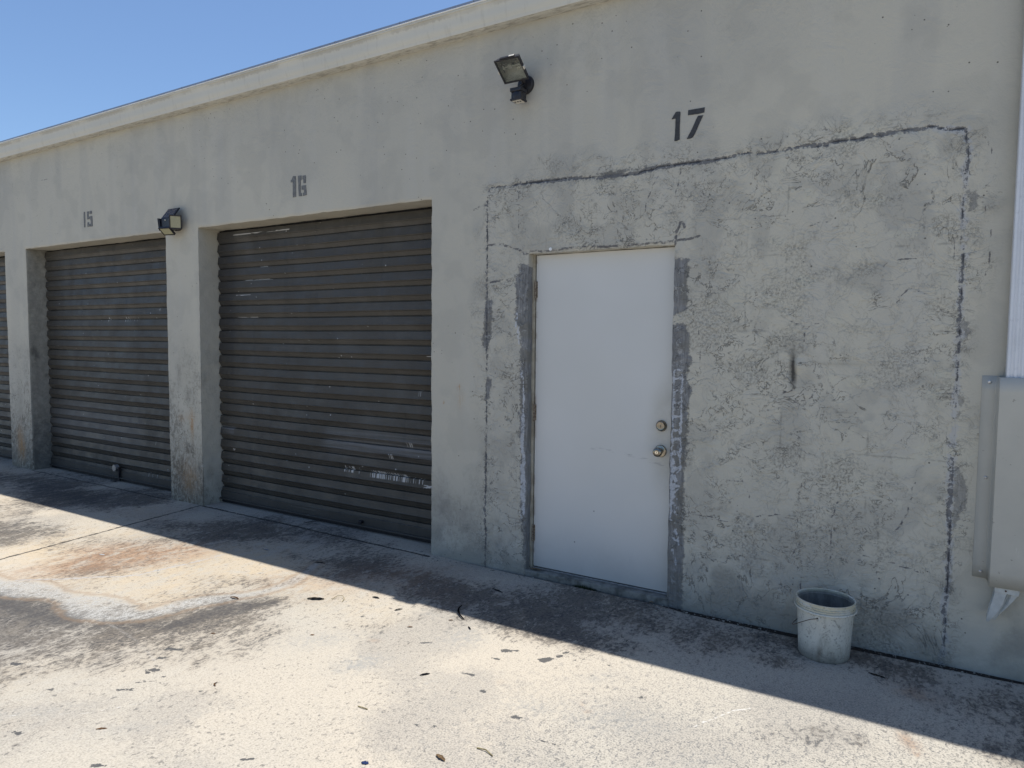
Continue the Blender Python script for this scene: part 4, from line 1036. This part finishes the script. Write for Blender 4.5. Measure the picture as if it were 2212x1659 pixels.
# crushed tail: collar and two flattened lobes tearing apart towards a point at lower left
bm = bmesh.new()
def loft(secs):
    prev = None
    for s in secs:
        vs = [bm.verts.new(p) for p in s]
        if prev:
            for i in range(len(vs)): bm.faces.new((prev[i], prev[(i + 1) % len(vs)], vs[(i + 1) % len(vs)], vs[i]))
        prev = vs
loft([[(.240, -.093, .470), (.340, -.093, .470), (.340, -.015, .470), (.240, -.015, .470)], [(.242, -.094, .415), (.330, -.094, .408), (.334, -.015, .41), (.242, -.015, .415)]])
dpar(obj("collar", bm, M_dspe, smooth=True))
bm = bmesh.new()
loft([[(.244, -.090, .414), (.288, -.090, .410), (.292, -.055, .410), (.286, -.017, .412), (.244, -.017, .414)],
      [(.236, -.088, .370), (.276, -.094, .368), (.282, -.060, .370), (.270, -.020, .372), (.238, -.018, .372)],
      [(.226, -.086, .325), (.258, -.096, .325), (.264, -.066, .328), (.250, -.028, .330), (.228, -.022, .330)],
      [(.219, -.084, .290), (.240, -.094, .292), (.243, -.072, .295), (.236, -.040, .296), (.221, -.034, .296)],
      [(.218, -.078, .266), (.226, -.084, .268), (.228, -.070, .270), (.224, -.050, .272), (.218, -.046, .272)]])
dpar(obj("torn_flap", bm, M_dspe, smooth=True))
bm = bmesh.new()
loft([[(.290, -.088, .409), (.300, -.078, .409), (.306, -.086, .409), (.328, -.088, .409), (.330, -.017, .41), (.292, -.017, .411)],
      [(.279, -.086, .372), (.288, -.074, .372), (.296, -.086, .372), (.312, -.086, .380), (.314, -.020, .382), (.280, -.019, .375)],
      [(.262, -.084, .345), (.272, -.078, .338), (.282, -.086, .342), (.290, -.084, .345), (.290, -.030, .347), (.262, -.026, .345)],
      [(.246, -.082, .305), (.255, -.080, .300), (.262, -.084, .308), (.268, -.080, .312), (.266, -.040, .312), (.247, -.034, .308)],
      [(.236, -.078, .284), (.242, -.078, .280), (.248, -.080, .279), (.252, -.076, .284), (.250, -.050, .284), (.238, -.046, .286)]])
dpar(obj("torn_flap", bm, M_dspe, smooth=True))
bm = bmesh.new()
add_cyl(bm, (.283, -.094, .424), (.283, -.099, .424), .0042, .0035, 6)
dpar(obj("screw", bm, M_rust))

gd = thing("downspout_guard", "grey sheet metal guard box screwed to the wall around the downspout", "pipe guard", (.26, 0, .44))
GO = Vector((.26, 0, .44))
bm = bmesh.new()
# one folded sheet: flange, return, face, return, flange
pl = [(.158, -.0035), (.210, -.0035), (.2155, -.010), (.2185, -.030), (.219, -.098), (.2215, -.1015), (.372, -.1015), (.3745, -.098), (.376, -.01), (.382, -.0035), (.434, -.0035)]
zt = [1.382, 1.382, 1.381, 1.381, 1.380, 1.380, 1.380, 1.380, 1.381, 1.382, 1.382]
zb = [.445, .443, .438, .436, .436, .436, .436, .436, .436, .443, .445]
nrow = 14; th = .0025
g = []
for r_ in range(nrow + 1):
    row = []
    for (x, y), a, b in zip(pl, zt, zb):
        z = b + (a - b) * r_ / nrow
        row.append(bm.verts.new((x + (.004 if r_ == 0 and False else 0), y - .0006 * math.sin(z * 9 + x * 20), z)))
    g.append(row)
for a, b in zip(g, g[1:]):
    for i in range(len(pl) - 1): bm.faces.new((a[i], a[i + 1], b[i + 1], b[i]))
o = obj("cover", bm, M_guard, smooth=True)
so_ = o.modifiers.new("thick", 'SOLIDIFY'); so_.thickness = th; so_.offset = -1
o.parent = gd; o.matrix_parent_inverse = Matrix.Translation(-GO)
for x, z in ((.187, 1.355), (.190, .913), (.190, .472)):
    bm = bmesh.new()
    add_lathe(bm, [(.0075, 0), (.0070, .0015), (.004, .003), (.0035, .002), (0, .002)], 18, rot_y(x, -.0045, z))
    s_ = obj("screw", bm, M_gal, None, True); s_.parent = gd; s_.matrix_parent_inverse = Matrix.Translation(-GO)

# ================================================================== FLOODLIGHT
fl = thing("flood_light", "black halogen floodlight with motion sensor mounted high on the wall left of the number 17", "flood light", (-2.291, 0, 3.12))
FO = Vector((-2.291, 0, 3.12))
def fpar(o, p=None):
    o.parent = p or fl
    if p is None: o.matrix_parent_inverse = Matrix.Translation(-FO)
    return o
bm = bmesh.new()
add_lathe(bm, [(0, 0), (.057, 0), (.058, .004), (.056, .016), (.050, .024), (.020, .030), (0, .031)], 40, rot_y(-2.291, 0.0015, 3.118))
fpar(obj("wall_plate", bm, M_black, smooth=True))
bm = bmesh.new()
add_tube(bm, [(-2.291, -.025, 3.125), (-2.291, -.045, 3.135), (-2.294, -.060, 3.155), (-2.298, -.075, 3.180)], .013, 12)
add_tube(bm, [(-2.291, -.025, 3.105), (-2.292, -.055, 3.095), (-2.293, -.080, 3.075)], .014, 12)
add_cyl(bm, (-2.312, -.075, 3.175), (-2.284, -.075, 3.175), .017, seg=18)
fpar(obj("swivel_arm", bm, M_black, smooth=True))
# head frame
tl = .93
nrm = Vector((0, -math.cos(tl), -math.sin(tl))); ux = Vector((1, 0, 0)); uz = Vector((0, -math.sin(tl), math.cos(tl)))
HC = Vector((-2.299, -.165, 3.160))
def hm(u, v, w): return HC + ux * u + uz * v + nrm * w
HM = Matrix((ux, uz, nrm)).transposed().to_4x4(); HM.translation = HC
W2, H2 = .087, .080
bm = bmesh.new()   # cast body: deep shell tapering to the back
def rect(w, h, d, cx=0, cy=0): return [hm(cx + sx * w, cy + sy * h, d) for sx, sy in ((-1, -1), (1, -1), (1, 1), (-1, 1))]
def loftr(bm, secs, cap0=False, cap1=False):
    prev = None; rows = []
    for s in secs:
        vs = [bm.verts.new(p) for p in s]; rows.append(vs)
        if prev:
            for i in range(len(vs)): bm.faces.new((prev[i], prev[(i + 1) % len(vs)], vs[(i + 1) % len(vs)], vs[i]))
        prev = vs
    if cap0: bm.faces.new(rows[0])
    if cap1: bm.faces.new(rows[-1][::-1])
loftr(bm, [rect(W2 - .006, H2 - .006, -.004), rect(W2 - .006, H2 - .006, -.018), rect(W2 - .014, H2 - .014, -.034, 0, .004), rect(.058, .050, -.060, 0, .006), rect(.050, .040, -.068, 0, .006)], False, True)
for k in range(5):   # cooling fins
    u = -.036 + k * .018
    b2 = add_box(bm, u - .0016, u + .0016, -.034, .046, -.080, -.060, 0, HM)
fpar(obj("lamp_body", bm, M_black))
bm = bmesh.new()   # hinged glass frame, an open rectangle
for (a, b, c, d) in ((-W2, W2, H2 - .009, H2), (-W2, W2, -H2, -H2 + .009), (-W2, -W2 + .009, -H2 + .0092, H2 - .0092), (W2 - .009, W2, -H2 + .0092, H2 - .0092)):
    add_box(bm, a, b, c, d, -.004, .006, .0012, HM)
add_box(bm, -.045, .06, H2 + .0002, H2 + .007, -.012, .003, .001, HM)
fr_ = fpar(obj("glass_frame", bm, M_black))
bm = bmesh.new()
add_box(bm, -W2 + .0092, W2 - .0092, -H2 + .0092, H2 - .0092, .000, .002, 0, HM)
obj("glass", bm, M_glass, fr_)
for q in ((W2 - .002, W2 + .006, -.010, .010, -.014, .008), (-W2 - .005, -W2 + .001, -.012, .008, -.012, .0072), (.02, .058, H2 + .0072, H2 + .009, -.010, .002)):
    bm = bmesh.new(); add_box(bm, *q, .0008, HM); obj("clip", bm, M_label, fr_)
bm = bmesh.new()   # reflector trough
S_ = [rect(W2 - .010, H2 - .010, -.002), rect(W2 - .012, .040, -.030, 0, .008), rect(W2 - .016, .020, -.040, 0, .010)]
loftr(bm, S_, False, True)
rf = fpar(obj("reflector", bm, M_refl))
bm = bmesh.new()
add_cyl(bm, hm(-.050, .012, -.022), hm(.055, .012, -.022), .0048, seg=14)
obj("bulb", bm, M_bulb, rf, True)
for u in (-.057, .060):
    bm = bmesh.new(); add_box(bm, u - .006, u + .006, .000, .026, -.036, -.014, .001, HM); obj("lamp_socket", bm, M_label, rf)
bm = bmesh.new(); add_cyl(bm, hm(-.012, .016, -.030), hm(-.012, .016, -.012), .016, seg=20); obj("reflector_cup", bm, M_label, rf)
# motion sensor
SX = -2.296
bm = bmesh.new()
add_box(bm, SX - .044, SX + .034, -.118, -.040, 3.050, 3.074, .004)
add_box(bm, SX - .039, SX + .031, -.110, -.042, 3.010, 3.050, .004)
add_box(bm, SX - .044, SX + .036, -.116, -.040, 2.998, 3.010, .003)
sn = fpar(obj("motion_sensor", bm, M_black))
bm = bmesh.new()
lathe_m = Matrix.Translation((SX - .004, -.090, 3.011)) @ Matrix.Diagonal((1, .75, 1, 1))
add_lathe(bm, [(.032, 0), (.034, .006), (.034, .033), (.032, .0385)], 30, lathe_m)
obj("sensor_lens", bm, M_blackp, sn, True)
bm = bmesh.new()
add_box(bm, SX - .034, SX + .026, -.106, -.050, 2.9955, 2.9978)
pn = obj("control_panel", bm, M_label, sn)
bm = bmesh.new()
for k in (-.022, -.004, .014): add_cyl(bm, (SX + k, -.085, 2.9953), (SX + k, -.085, 2.993), .0055, seg=12)
obj("dial", bm, M_blackp, pn)

# ================================================================== SOLAR LIGHT
sl = thing("solar_light", "small black solar light with yellow lamp heads on the wall between numbers 15 and 16", "solar light", (-5.98, 0, 2.53))
SO = Vector((-5.98, 0, 2.53))
def spar(o, p=None):
    o.parent = p or sl
    if p is None: o.matrix_parent_inverse = Matrix.Translation(-SO)
    return o
def frameM(c, n, upv=(0, 0, 1)):
    n = Vector(n).normalized(); x = Vector(upv).cross(n).normalized(); u = n.cross(x)
    m_ = Matrix((x, u, n)).transposed().to_4x4(); m_.translation = Vector(c); return m_
cx_ = -5.935
bm = bmesh.new()
add_box(bm, cx_ - .075, cx_ + .075, -.120, -.006, 2.485, 2.575, .006)
add_box(bm, cx_ - .04, cx_ + .04, -.006, .003, 2.48, 2.58, .002)
spar(obj("housing", bm, M_blackp))
bm = bmesh.new()
PM = frameM((cx_ + .01, -.075, 2.622), (0, -.80, .60))
add_box(bm, -.085, .085, -.062, .062, -.006, .006, .003, PM)
sp_ = spar(obj("solar_panel", bm, M_blackp))
bm = bmesh.new(); add_box(bm, -.076, .076, -.053, .053, .0062, .0075, 0, PM); obj("solar_cells", bm, M_solar, sp_)
bm = bmesh.new(); add_cyl(bm, (cx_, -.12, 2.560), (cx_, -.126, 2.560), .006, .004, 12); spar(obj("sensor", bm, M_label, smooth=True))
def head(c, n, w, h, upv=(0, 0, 1)):
    m_ = frameM(c, n, upv); bm = bmesh.new()
    add_box(bm, -w, w, -h, h, -.014, .0, .004, m_)
    for q in ((-w, w, h - .010, h), (-w, w, -h, -h + .010), (-w, -w + .009, -h + .0102, h - .0102), (w - .009, w, -h + .0102, h - .0102)): add_box(bm, q[0], q[1], q[2], q[3], .0003, .006, .001, m_)
    o = spar(obj("lamp_head", bm, M_blackp))
    bm = bmesh.new(); add_box(bm, -w + .0095, w - .0095, -h + .0105, h - .0105, .0004, .003, 0, m_)
    obj("led_panel", bm, M_led, o)
    bm = bmesh.new(); 
    return o
head((cx_ + .112, -.095, 2.538), (.74, -.60, -.22), .050, .060)
head((cx_ + .012, -.115, 2.462), (.15, -.62, -.80), .062, .044)
head((cx_ - .092, -.100, 2.525), (-.90, -.42, -.12), .040, .054)
for p, q in (((cx_ + .07, -.07, 2.53), (cx_ + .112, -.083, 2.536)), ((cx_ - .06, -.07, 2.53), (cx_ - .082, -.096, 2.525)), ((cx_, -.08, 2.49), (cx_ + .010, -.107, 2.472)), ((cx_, -.04, 2.57), (cx_ + .005, -.06, 2.615))):
    bm = bmesh.new(); add_tube(bm, [p, q], .010, 10); spar(obj("hinge_joint", bm, M_blackp, smooth=True))

# ================================================================== BUCKET
bk = thing("bucket", "dirty white plastic bucket with a wire handle standing on the slab against the wall", "bucket", (-.440, -.205, 0.001))
prof_o = [(0, .004), (.106, .004), (.112, .0), (.1155, .006), (.117, .03), (.1265, .225), (.1270, .232), (.1375, .232), (.1400, .236), (.1385, .241), (.1300, .2425), (.1295, .247), (.1345, .2475), (.1350, .252), (.1300, .2535), (.1300, .259), (.1345, .2595), (.1350, .263), (.1305, .2645), (.1310, .277), (.1340, .2785), (.1340, .2815), (.1300, .2820), (.1270, .2800), (.1265, .262), (.1240, .259), (.1235, .225), (.1145, .02), (.110, .009), (0, .009)]
bm = bmesh.new(); add_lathe(bm, prof_o, 72)
for v in bm.verts:
    a = math.atan2(v.co.y, v.co.x); k = 1 + .012 * math.sin(2 * a + .6) * (v.co.z / .28)
    v.co.x *= k; v.co.y *= 2 - k
me_ = bpy.data.meshes.new("pail"); bmesh.ops.recalc_face_normals(bm, faces=bm.faces)
bm.to_mesh(me_); bm.free()
for p in me_.polygons: p.use_smooth = True
me_.set_sharp_from_angle(angle=math.radians(35))
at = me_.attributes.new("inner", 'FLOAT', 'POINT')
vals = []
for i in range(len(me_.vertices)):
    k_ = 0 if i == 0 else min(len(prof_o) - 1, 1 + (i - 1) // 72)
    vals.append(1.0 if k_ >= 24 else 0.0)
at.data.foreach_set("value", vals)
pail = link("pail", me_, M_bucket, bk)
def ear(a):
    bm = bmesh.new(); d = Vector((math.cos(a), math.sin(a), 0)); q = d.to_track_quat('Z', 'Y').to_matrix().to_4x4(); q.translation = d * .1255 + Vector((0, 0, .217))
    add_lathe(bm, [(.015, 0), (.0145, .007), (.007, .008), (.006, .004), (0, .004)], 20, q)
    return obj("handle_ear", bm, M_bucket, bk, True)
ea = math.radians(-97); eb = ea + math.pi
ear(ea); ear(eb)
p0 = Vector((math.cos(ea) * .133, math.sin(ea) * .133, .217)); p1 = Vector((math.cos(eb) * .133, math.sin(eb) * .133, .217))
pts = []
side = Vector((-1, -.12, 0)).normalized()
for i in range(33):
    t = math.pi * i / 32
    c = (p0 + p1) / 2 + (p0 - p1) / 2 * math.cos(t)
    s = math.sin(t)
    pts.append(c + side * (.140 * s ** .7) + Vector((0, 0, -.082 * s)))
bm = bmesh.new(); add_tube(bm, pts, .0016, 8)
add_tube(bm, [p0 * 1.0 + Vector((0, 0, 0)), Vector((p0.x * .95, p0.y * .95, .217))], .0026, 8)
obj("wire_handle", bm, M_wire, bk, True)

# ================================================================== LITTER
def ground_z(x, y):
    P = np.array([[x, y, 0.0]])
    return float(fbm(P, .9, 3, 5)[0] * .0035 + fbm(P, 6, 2, 15)[0] * .0012)
def leaf_mat(name, a, b): return simple(name, a, .75, var=.4, scale=40, dark=b, spec=.3)
ML_b = leaf_mat("brown_leaf", (.20, .105, .045), (.11, .055, .025))
ML_t = leaf_mat("tan_leaf", (.33, .23, .13), (.20, .13, .07))
ML_k = simple("black_rubber_strip", (.016, .016, .019), .95, var=.3, scale=40, spec=.06)
ML_u = leaf_mat("blue_plastic", (.030, .055, .16), (.02, .04, .12))
ML_w = leaf_mat("white_chip", (.62, .62, .62), (.45, .45, .45))
ML_g = leaf_mat("dry_stem", (.24, .20, .085), (.14, .11, .05))
def blade(name, pts, w, mat, label, cat, lift=.004, curl=.006, bend=0.0, group=None):
    """a curled sliver: centre line on the slab, width profile pointed at both ends"""
    (x0, y0), (x1, y1) = pts[0], pts[-1]
    n = 14; bm = bmesh.new(); rows = []
    L = math.hypot(x1 - x0, y1 - y0); dx, dy = (x1 - x0) / L, (y1 - y0) / L; px, py = -dy, dx
    bx, by = x0, y0
    for i in range(n + 1):
        t = i / n
        if len(pts) == 3:
            cx, cy = pts[1]; ux_ = 2 * (1 - t) * t; X = (1 - t) ** 2 * x0 + ux_ * (2 * cx - (x0 + x1) / 2) + t * t * x1; Y = (1 - t) ** 2 * y0 + ux_ * (2 * cy - (y0 + y1) / 2) + t * t * y1
        else:
            X = x0 + (x1 - x0) * t; Y = y0 + (y1 - y0) * t
        ww = .75 * w * (math.sin(math.pi * min(1, max(0, t * .96 + .02))) ** .6) * (1 + .18 * math.sin(t * 17 + x0 * 50))
        z = lift * .55 * (.1 + math.sin(math.pi * t) * 1.0) + bend * t * t
        rows.append([bm.verts.new((X - bx + px * ww * s, Y - by + py * ww * s, z + .4 * curl * s * s)) for s in (-1, -.5, 0, .5, 1)])
    for a, b in zip(rows, rows[1:]):
        for k in range(4): bm.faces.new((a[k], a[k + 1], b[k + 1], b[k]))
    r = bmesh.ops.solidify(bm, geom=bm.faces[:], thickness=.0008)
    o = obj(name, bm, mat, None, True); o.location = (bx, by, ground_z((x0 + x1) / 2, (y0 + y1) / 2) + .0012)
    return tag(o, label, cat, group)
blade("dry_leaf", [(-1.527, -1.894), (-1.477, -1.907)], .011, ML_t, "curled tan dry leaf near the bottom edge, beside the blue chip", "leaf", .006, .010)
blade("seed_pod", [(-2.752, -2.466), (-2.721, -2.438)], .007, ML_b, "brown seed pod alone on the sunlit slab at the lower left", "seed pod", .005, -.004)
blade("seed_pod", [(-3.506, -1.302), (-3.441, -1.293)], .010, ML_b, "brown curled pod lying on the pale silt trail", "seed pod", .008, .010)
blade("seed_pod", [(-3.158, -1.675), (-3.140, -1.662)], .007, ML_b, "small dark brown pod just below the silt trail on the black stain", "seed pod", .005, -.004)
blade("seed_pod", [(-2.717, -1.412), (-2.697, -1.400)], .007, ML_b, "small brown pod on clean concrete right of the black stain", "seed pod", .005, -.004)
blade("dry_leaf", [(-2.654, -2.007), (-2.672, -2.0), (-2.679, -1.979)], .005, ML_b, "thin hooked brown leaf right of the row of tar spots", "leaf", .004, .006)
blade("dry_leaf", [(-2.229, -.879), (-2.207, -.865)], .006, ML_b, "small orange brown leaf beside the bent black rubber strip", "leaf", .004, .005)
blade("dry_leaf", [(-2.359, -1.070), (-2.333, -1.054)], .006, ML_b, "small orange brown leaf halfway down the slab below the hinge side of the white door", "leaf", .004, .005)
blade("rubber_strip", [(-2.289, -.670), (-2.246, -.764), (-2.160, -.828)], .008, ML_k, "long bent black rubber strip across the shadow edge", "rubber strip", .010, .012)
blade("rubber_strip", [(-2.093, -.886), (-2.057, -.916)], .006, ML_k, "short black rubber sliver right of the long bent strip", "rubber strip", .003, .004)
blade("rubber_strip", [(-1.965, -1.450), (-1.937, -1.410)], .009, ML_k, "flat black rubber strip in the middle of the sunlit slab", "rubber strip", .003, .003)
blade("rubber_strip", [(-2.814, -.845), (-2.762, -.842)], .010, ML_k, "pointed black sliver just outside the shadow on yellowish concrete", "rubber strip", .005, .005)
blade("rubber_strip", [(-2.567, -.932), (-2.544, -.890)], .008, ML_k, "small pointed black sliver between the shadow edge and the brown leaves", "rubber strip", .005, .005)
blade("rubber_strip", [(-2.296, -.343), (-2.205, -.368)], .008, ML_k, "dark strip lying in the shade in front of the white door", "rubber strip", .003, .004)
blade("rubber_strip", [(-3.588, -.574), (-3.509, -.555)], .007, ML_k, "dark strip lying in the shade in front of the roll-up door 16", "rubber strip", .003, .004)
blade("rubber_strip", [(-4.43, .080), (-4.385, .190)], .011, ML_k, "dark strip pushed against the foot of the roll-up door 16", "rubber strip", .006, .004)
blade("rubber_strip", [(-.235, -.310), (-.198, -.322), (-.163, -.328)], .008, ML_k, "black strip on the shaded slab right of the bucket", "rubber strip", .004, .004)
blade("bark_shred", [(-3.112, -1.073), (-3.066, -1.052), (-3.022, -1.026)], .016, ML_k, "ragged black shred by the upper end of the dark stain", "rubber shred", .006, .012)
blade("plastic_chip", [(-1.728, -2.073), (-1.700, -2.065)], .012, ML_u, "small blue plastic chip at the bottom edge of the view", "plastic chip", .002, .003)
blade("paint_chip", [(-4.128, -.562), (-4.066, -.568)], .012, ML_w, "white paint chip in the shade in front of the roll-up door 16", "paint chip", .002, .004)
blade("paint_chip", [(-4.98, -1.27), (-4.93, -1.26)], .012, ML_w, "white paint chip on the rust stain", "paint chip", .002, .004)
blade("dry_leaf", [(-2.235, .020), (-2.165, .032)], .014, ML_t, "tan leaf resting on the left end of the door sill", "leaf", .006, .006).location.z = .036
blade("dry_leaf", [(-1.405, -.030), (-1.380, -.026)], .010, ML_t, "tan leaf wedged at the foot of the door sill near its right end", "leaf", .008, .008)
def twig(name, pts, r, mat, label, cat):
    b = pts[0]; bm = bmesh.new()
    add_tube(bm, [(x - b[0], y - b[1], z) for x, y, z in pts], r, 6)
    o = obj(name, bm, mat, None, True); o.location = (b[0], b[1], ground_z(b[0], b[1]) + .0012); return tag(o, label, cat)
twig("twig", [(-1.425, -1.778, .002), (-1.385, -1.776, .006), (-1.347, -1.790, .002)], .0022, ML_g, "curved thin twig on the sunlit slab near the bottom edge", "twig")
twig("twig", [(-2.010, -1.797, .002), (-1.985, -1.797, .004), (-1.960, -1.794, .002)], .002, ML_g, "short straight twig left of the two black tar flecks", "twig")
twig("grass_stem", [(-2.985, -1.00, .002), (-2.985, -.96, .008), (-2.955, -.945, .012), (-2.92, -.965, .006), (-2.905, -1.0, .002)], .0015, ML_g, "thin curled yellow stem near the black shred", "stem")

# moss tuft growing in the crack under the sill: fine blades, uncountable
mt_ = leaf_mat("moss_green", (.040, .055, .022), (.025, .035, .015))
bm = bmesh.new()
for i in range(420):
    x = rnd.gauss(-1.86, .035) if i % 2 else rnd.gauss(-1.78, .03); y = rnd.gauss(-.012, .006); h = rnd.uniform(.008, .030) * math.exp(-((x + 1.83) / .09) ** 2)
    a = rnd.uniform(0, 6.28); w = .0012
    p = [bm.verts.new((x + 1.83 - w * math.cos(a), y - w * math.sin(a), 0)), bm.verts.new((x + 1.83 + w * math.cos(a), y + w * math.sin(a), 0)), bm.verts.new((x + 1.83 + rnd.uniform(-.008, .008), y - rnd.uniform(0, .008), h))]
    bm.faces.new(p)
o = obj("moss", bm, mt_); o.location = (-1.83, -.002, -.006); o["kind"] = "stuff"; tag(o, "tuft of dark green moss in the crack under the door sill", "moss")

# crumbs of mortar and grit lying along the foot of the wall
bm = bmesh.new()
for i in range(520):
    x = rnd.uniform(-5.6, .6) if i % 3 else rnd.choice((-2.3, -1.25, -3.0, -.9, .1)) + rnd.gauss(0, .12)
    if -5.6 < x < -3.05: y = -.01 + rnd.gauss(0, .03)
    else: y = -.035 - abs(rnd.gauss(0, .045))
    q = rnd.uniform(.0012, .0045) * (1 if i % 9 else 1.7)
    r_ = bmesh.ops.create_icosphere(bm, subdivisions=1, radius=q)
    rot = Matrix.Rotation(rnd.uniform(0, 6), 3, 'Z')
    for v in r_['verts']: v.co = rot @ Vector((v.co.x * rnd.uniform(.8, 1.5), v.co.y * rnd.uniform(.6, 1.1), v.co.z * .6)) + Vector((x + 2, y, q * .3))
o = obj("grit", bm, simple("mortar_grit", (.30, .285, .25), .9, var=.6, scale=9, dark=(.07, .065, .055)))
o.location = (-2, 0, .001); o["kind"] = "stuff"; tag(o, "crumbs of mortar and grit scattered along the foot of the wall", "grit")

# paper dot stuck above the white door
bm = bmesh.new(); add_cyl(bm, (0, 0, 0), (0, -.003, 0), .0115, .0105, 7)
o = obj("wall_sticker", bm, M_drip); o.location = (-2.104, -.0015, 2.091)
tag(o, "small white paper dot stuck to the wall above the white door", "sticker")
